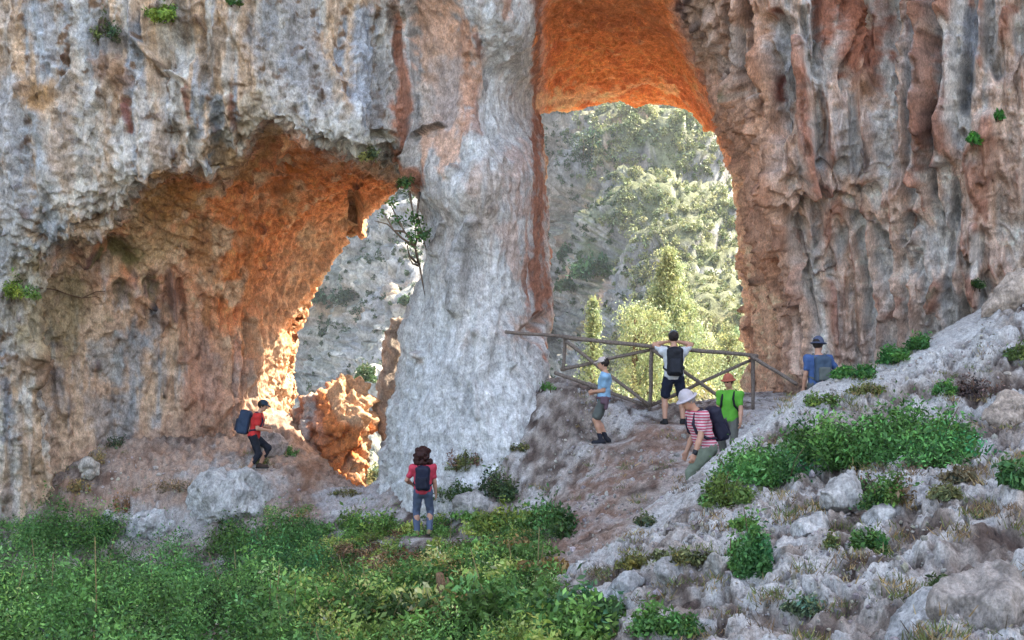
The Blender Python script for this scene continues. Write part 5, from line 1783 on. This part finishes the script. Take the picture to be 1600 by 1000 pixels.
        fw = rotz(feet[i][3]) @ np.array([1, 0, 0])
        B.cone(an[i] - np.array([0, 0, .045 * s]) - fw * .04 * s, an[i] - np.array([0, 0, .052 * s]) + fw * .13 * s, .035 * s, .030 * s, .03)
    body = link("person", B.mesh("person", SKIN))
    tag(body, label, "person", "hikers at the arches")
    body.location = base
    body.rotation_euler = (0, 0, heading)

    def child(nm, S, mat, wr=0.0, wf=12, lab=None, par=body):
        o = link(nm, S.mesh(nm, mat, wr * .5, wf * 1.3, len(nm)), par)
        if lab:
            o["label"] = lab
        return o
    # ---- eyes
    for q in (1, -1):
        E = Sdf(hp(.083, q * .03, .012) - .03, hp(.083, q * .03, .012) + .03, .0035).ell(hp(.080, q * .03, .012), np.array([.010, .014, .008]) * s, Hd, 0)
        child("eye", E, M_EYE)
    # ---- shirt
    S = Sdf(lo, hi, .013)
    torso(S, .029)
    for i in range(2):
        S.cone(sh[i], sh[i] + (el[i] - sh[i]) * .62, .066 * s, .062 * s, .04)
    S.cut(tp(0, 0, -.06), T @ np.array([0, 0, -1.0]))
    S.cut(tp(0, 0, .545), T @ np.array([-.25, 0, 1.0]))
    for i in range(2):
        e = el[i] - sh[i]
        # sleeves end half way down the upper arm by construction
    shirt_o = child("shirt", S, cloth_material("shirt_cloth", shirt, stripes=stripes), .030, 9)
    # ---- legs
    kind, col = legs
    reach = {"shorts": .80, "capris": 1.45, "trousers": 1.97}[kind]
    S = Sdf(lo, hi, .013)
    S.ell(tp(-.005, 0, .0), np.array([.128 * g, .172 * g, .12]) * s, T, .04)
    S.ell(tp(0, 0, .06), np.array([.122 * g, .163 * g, .09]) * s, T, .04)
    for i in range(2):
        t1 = min(reach, 1)
        S.cone(hips[i], hips[i] + (kn[i] - hips[i]) * t1, .104 * s * g, (.092 if kind == "shorts" else .074) * s, .035)
        if reach > 1:
            S.cone(kn[i], kn[i] + (an[i] - kn[i]) * (reach - 1), .074 * s, .062 * s, .03)
    S.cut(tp(0, 0, .10), T @ np.array([0, 0, 1.0]))
    tr_o = child(kind if kind != "capris" else "cropped_trousers", S, cloth_material("leg_cloth", col), .034, 9)
    # ---- boots
    for i in range(2):
        fw = rotz(feet[i][3]) @ np.array([1, 0, 0])
        a = an[i]
        S = Sdf(a - .28, a + .28, .011)
        lowz = feet[i][2]
        hl = np.array([a[0], a[1], lowz + .045 * s]) - fw * .055 * s
        S.cone(hl, hl + fw * .21 * s - np.array([0, 0, .008]), .045 * s, .043 * s, .03)
        S.cone(hl + fw * .03 * s, a + np.array([0, 0, .035 * s]), .05 * s, .049 * s, .03)
        S.cut((0, 0, lowz + .004), (0, 0, -1))
        S.cut(a + np.array([0, 0, .035 * s]), (0, 0, 1))
        bo = child("boot", S, cloth_material("boot_leather", shoes, .6), .004, 20)
        S = Sdf(a - .28, a + .28, .011)
        S.cone(hl - np.array([0, 0, .022]), hl + fw * .215 * s - np.array([0, 0, .026]), .05 * s, .047 * s, .02)
        S.cut((0, 0, lowz + .026), (0, 0, 1))
        S.cut((0, 0, lowz - .012), (0, 0, -1))
        child("sole", S, M_SOLE, 0, 1, None, bo)
        if socks:
            S = Sdf(a - .2, a + .25, .011).cone(a, a + (kn[i] - a) * .3, .047 * s, .052 * s, 0)
            child("sock", S, cloth_material("sock_wool", socks), .006, 20)
    # ---- hair, hat
    if hair:
        S = Sdf(hc - .26, hc + .26, .01)
        S.ell(hp(-.022, 0, .035), np.array([.105, .09, .105]) * s * (1.06 + hair_len), Hd, .03)
        if hair_len:
            for k in range(60):
                a = rng.uniform(1.4, 4.9)
                zz = rng.uniform(-.17, .12)
                ww = 1 + .35 * (zz < .03)
                S.ell(hp(-.03 + .10 * ww * math.cos(a), .115 * ww * math.sin(a), zz), np.full(3, rng.uniform(.034, .052)) * s, Hd, .010)
            S.ell(hp(-.05, 0, -.05), np.array([.075, .10, .10]) * s, Hd, .03)
        S.cut(hp(.052, 0, .04), Hd @ np.array([1.0, 0, -.55]))
        S.cut(hp(0, 0, -.20 if hair_len else -.055), Hd @ np.array([.35, 0, -1.0]))
        m = S.mesh("hair", M_HAIR[hair], .012 if hair_len else .006, 34 if hair_len else 50)
        link("hair", m, body)
    if hat:
        hk, hcol = hat
        mt = cloth_material("hat_cloth", hcol)
        S = Sdf(hc - .28, hc + .28, .011)
        S.ell(hp(-.008, 0, .055), np.array([.112, .094, .098]) * s, Hd, .02)
        if hk == "bucket":
            S.cone(hp(-.008, 0, .05), hp(-.008, 0, .075), .108 * s, .098 * s, .02)
        S.cut(hp(0, 0, .035), Hd @ np.array([.0, 0, -1.0]))
        ho = child("hat", S, mt, .006, 18)
        S = Sdf(hc - .32, hc + .32, .011)
        if hk == "cap":
            S.ell(hp(.115, 0, .045), np.array([.085, .075, .012]) * s, Hd @ roty(.22), 0)
        else:
            S.ell(hp(-.004, 0, .035), np.array([.165, .148, .024]) * s, Hd, 0)
            S2 = Sdf(hc - .32, hc + .32, .011)
        child("visor" if hk == "cap" else "brim", S, mt, .008, 14, None, ho)
    # ---- backpack: carried by the person, a thing of its own
    if pack:
        pcol, (px_, py_, pz_), pocket = pack
        mt = cloth_material("pack_nylon", pcol, .6)
        cpt = tp(-.155 - px_, 0, .26)
        S = Sdf(cpt - .5, cpt + .5, .014)
        S.box(cpt, np.array([px_, py_, pz_]) * s, .055 * s, T, .0)
        S.ell(tp(-.15 - px_, 0, .26 + pz_ * .75), np.array([px_ * 1.05, py_ * .92, .09]) * s, T, .04)
        po = link("backpack", S.mesh("backpack", mt, .018, 9))
        po.location = base
        po.rotation_euler = (0, 0, heading)
        tag(po, pack_label, "backpack", "backpacks worn by the hikers")
        pm = cloth_material("pack_pocket", pocket, .65)
        S = Sdf(cpt - .5, cpt + .5, .012).box(tp(-.165 - 2 * px_, 0, .18), np.array([.035, py_ * .72, pz_ * .52]) * s, .03 * s, T, 0)
        child("pocket", S, pm, .012, 12, None, po)
        for q in (1, -1):
            S = Sdf(lo, hi, .012)
            L = [tp(-.13, q * .09, .44), tp(-.05, q * .105, .545), tp(.06, q * .11, .52), tp(.135, q * .115, .40), tp(.13, q * .135, .27), tp(.03, q * .185, .16), tp(-.12, q * .13, .10)]
            for a, b in zip(L[:-1], L[1:]):
                S.cone(a, b, .021 * s, .021 * s, .01)
            child("strap", S, pm, .002, 20, None, po)
    for nm, fn in extras:
        mt, S = fn(tp, hp, hn, el, T, Hd, lo, hi, s)
        child(nm, S, mt, .008, 12)
    return body


def build_people():
    global SKIN, M_EYE, M_SOLE, M_HAIR
    SKIN = skin_material()
    M_EYE = cloth_material("eye", (.03, .02, .015), .3)
    M_SOLE = cloth_material("boot_sole", (.03, .028, .026), .8)
    M_HAIR = {"auburn": cloth_material("auburn_hair", (.030, .009, .008), .6), "dark": cloth_material("dark_hair", (.02, .014, .012), .6), "grey": cloth_material("grey_hair", (.2, .19, .18), .6)}
    P = PEOPLE
    person("hiker in a red T-shirt with big blue pack, stepping right on the pale hump", P[0], R(4), 1.66, pelvis=(.05, 0, -.04), lean=.22, feet=((.17, .11, .10, 0), (-.06, -.11, 0, 0)),
           hands=((.26, .10, .24), (.30, -.12, .20)), poles=((-.4, .5, -1), (-.4, -.5, -1)), head=(-.1, .25), shirt=(.48, .03, .03), legs=("capris", (.012, .014, .022)), shoes=(.05, .03, .025),
           hat=("cap", (.02, .035, .06)), hair="dark", pack=((.018, .035, .07), (.13, .16, .27), (.012, .02, .04)), pack_label="large dark blue backpack on the hiker in the red T-shirt")
    person("woman with auburn curly hair, pink-red T-shirt and jeans, seen from behind in the plants", P[1], R(92), 1.62, lean=.03, feet=((.04, .12, 0, .2), (0, -.12, .03, -.15)),
           hands=((.22, .22, .12), (.08, -.25, -.06)), poles=((-.7, .8, -.4), (-1, -.3, 0)), head=(.1, .05), shirt=(.50, .05, .085), legs=("trousers", (.075, .10, .16)), shoes=(.22, .16, .09), hair="auburn", hair_len=.42,
           pack=((.012, .015, .035), (.085, .14, .235), (.010, .012, .026)), pack_label="black-blue backpack on the auburn-haired woman")

    def pouch(tp, hp, hn, el, T, Hd, lo, hi, s):
        S = Sdf(lo, hi, .012)
        th = np.linspace(0, 2 * np.pi, 22)
        pts_ = [tp(.135 * math.cos(a), .185 * math.sin(a), .03) for a in th]
        for a, b in zip(pts_[:-1], pts_[1:]):
            S.cone(a, b, .024 * s, .024 * s, .01)
        S.box(tp(-.02, .20, -.01), np.array([.07, .04, .075]) * s, .03, T, .02)
        S.cone(tp(-.08, .17, .02), tp(-.07, .19, -.16), .05 * s, .04 * s, .03)
        return cloth_material("waist_pouch", (.10, .06, .08)), S

    def watch(tp, hp, hn, el, T, Hd, lo, hi, s):
        f = hn[0] - el[0]
        f = f / np.linalg.norm(f)
        S = Sdf(hn[0] - .12, hn[0] + .12, .008).cone(hn[0] - f * .045, hn[0] - f * .015, .037 * s, .037 * s, 0)
        return cloth_material("watch_band", (.02, .02, .025), .4), S

    def shades_(tp, hp, hn, el, T, Hd, lo, hi, s):
        c = hp(.09, 0, .012)
        S = Sdf(c - .14, c + .14, .007)
        for q in (1, -1):
            S.ell(hp(.096, q * .032, .008), np.array([.008, .027, .019]) * s, Hd, .003)
            S.cone(hp(.088, q * .06, .014), hp(.0, q * .083, .014), .005 * s, .005 * s, .004)
        S.cone(hp(.098, .02, .014), hp(.098, -.02, .014), .005 * s, .005 * s, .004)
        return cloth_material("dark_lens", (.015, .012, .012), .2), S

    def binoculars(tp, hp, hn, el, T, Hd, lo, hi, s):
        c = hp(.13, 0, .015)
        S = Sdf(c - .14, c + .14, .008)
        for q in (1, -1):
            S.cone(hp(.10, q * .032, .014), hp(.21, q * .036, .014), .020 * s, .026 * s, .004)
        S.cone(hp(.15, .03, .014), hp(.15, -.03, .014), .012 * s, .012 * s, .004)
        return cloth_material("binocular_body", (.012, .012, .012), .5), S

    person("youth in a pale blue T-shirt, cap and dark shorts facing left beside the path", P[2], R(172), 1.62, lean=-.07, feet=((.04, .07, 0, .1), (-.05, -.08, .02, -.1)), hands=((.22, .03, .14), (.20, -.05, .12)),
           poles=((-.9, .5, -.5), (-.9, -.5, -.5)), head=(.05, .1), shirt=(.20, .36, .52), legs=("shorts", (.085, .095, .09)), shoes=(.012, .013, .02), hat=("cap", (.42, .36, .34)), hair="dark", extras=(("waist_pouch", pouch),), girth=.9, socks=(.02, .02, .03))
    person("hiker with grey cap and white T-shirt at the fence, hands raised to the face", P[3], R(88), 1.78, lean=.05, feet=((.0, .17, 0, .25), (.02, -.17, 0, -.25)), hands=((.19, .10, .66), (.19, -.10, .66)),
           poles=((.1, 1, -.15), (.1, -1, -.15)), head=(0, .0), shirt=(.50, .52, .55), legs=("shorts", (.012, .016, .035)), shoes=(.014, .014, .016), hat=("cap", (.13, .15, .17)), hair="dark",
           pack=((.010, .011, .016), (.085, .145, .26), (.016, .018, .026)), pack_label="black backpack on the hiker standing at the fence", extras=(("binoculars", binoculars),))
    person("hiker in a pink and white striped polo and pale hat striding down behind the crest", P[4], R(196), 1.76, pelvis=(.02, 0, -.08), lean=.32, feet=((.30, .10, -.02, 0), (-.26, -.10, 0, 0)), hands=((.30, .24, .02), (.22, -.20, .0)),
           poles=((-1, .2, -.2), (-1, -.3, -.2)), head=(.05, .42), shirt=(.44, .055, .11), stripes=((.55, .42, .45), 8.0), legs=("trousers", (.14, .17, .13)), shoes=(.05, .035, .03), hat=("bucket", (.42, .38, .42)), hair="grey",
           pack=((.014, .014, .03), (.09, .14, .24), (.02, .018, .035)), pack_label="dark backpack on the hiker in the striped polo", extras=(("wrist_watch", watch),), girth=1.08)
    person("hiker in a bright green T-shirt and orange-red hat looking out from behind the crest", P[5], R(240), 1.58, lean=.05, feet=((.03, .12, 0, .1), (-.03, -.12, 0, -.1)), hands=((.16, .26, -.05), (.12, -.27, -.1)), poles=((-1, .4, 0), (-1, -.4, 0)),
           head=(-.12, .12), shirt=(.085, .32, .04), legs=("trousers", (.10, .10, .09)), shoes=(.04, .03, .03), hat=("bucket", (.34, .10, .065)), hair="dark", pack=((.014, .016, .02), (.08, .14, .23), (.012, .013, .016)),
           pack_label="dark backpack behind the hiker in the green T-shirt", extras=(("sunglasses", shades_),))
    person("hiker in a blue T-shirt and blue-grey sun hat, back turned, under the right wall", P[6], R(96), 1.70, lean=.05, feet=((.05, .13, 0, .1), (0, -.13, 0, -.1)), hands=((.06, .27, -.10), (.06, -.20, .06)), poles=((-1, .3, 0), (-.6, -1, .1)),
           head=(-.75, .08), shirt=(.05, .10, .24), legs=("trousers", (.10, .11, .11)), shoes=(.04, .035, .03), hat=("bucket", (.07, .085, .14)), hair="dark", pack=((.045, .075, .12), (.085, .145, .23), (.10, .115, .11)),
           pack_label="blue-grey backpack with a pale olive pocket on the hiker under the wall", girth=1.06)


build_people()
# ------------------------------------------------------------------ the air of the gorge
def build_haze():
    x0, x1, y0, y1, z0, z1 = -1000, 1000, -1000, 1000, -140, 260
    v = np.array([(x, y, z) for x in (x0, x1) for y in (y0, y1) for z in (z0, z1)], float)
    q = np.array([(0, 1, 3, 2), (4, 6, 7, 5), (0, 4, 5, 1), (2, 3, 7, 6), (0, 2, 6, 4), (1, 5, 7, 3)])
    m = bpy.data.materials.new("haze")
    m.use_nodes = True
    n, l = m.node_tree.nodes, m.node_tree.links
    n.remove(n["Principled BSDF"])
    pv = n.new("ShaderNodeVolumePrincipled")
    pv.inputs["Color"].default_value = (.74, .85, .98, 1)
    pv.inputs["Density"].default_value = 0.0003
    pv.inputs["Anisotropy"].default_value = 0.3
    l.new(pv.outputs[0], n["Material Output"].inputs["Volume"])
    o = link("haze", new_mesh("haze", v, q, m, smooth=False))
    tag(o, "thin bluish haze filling the gorge", kind="stuff")


build_haze()
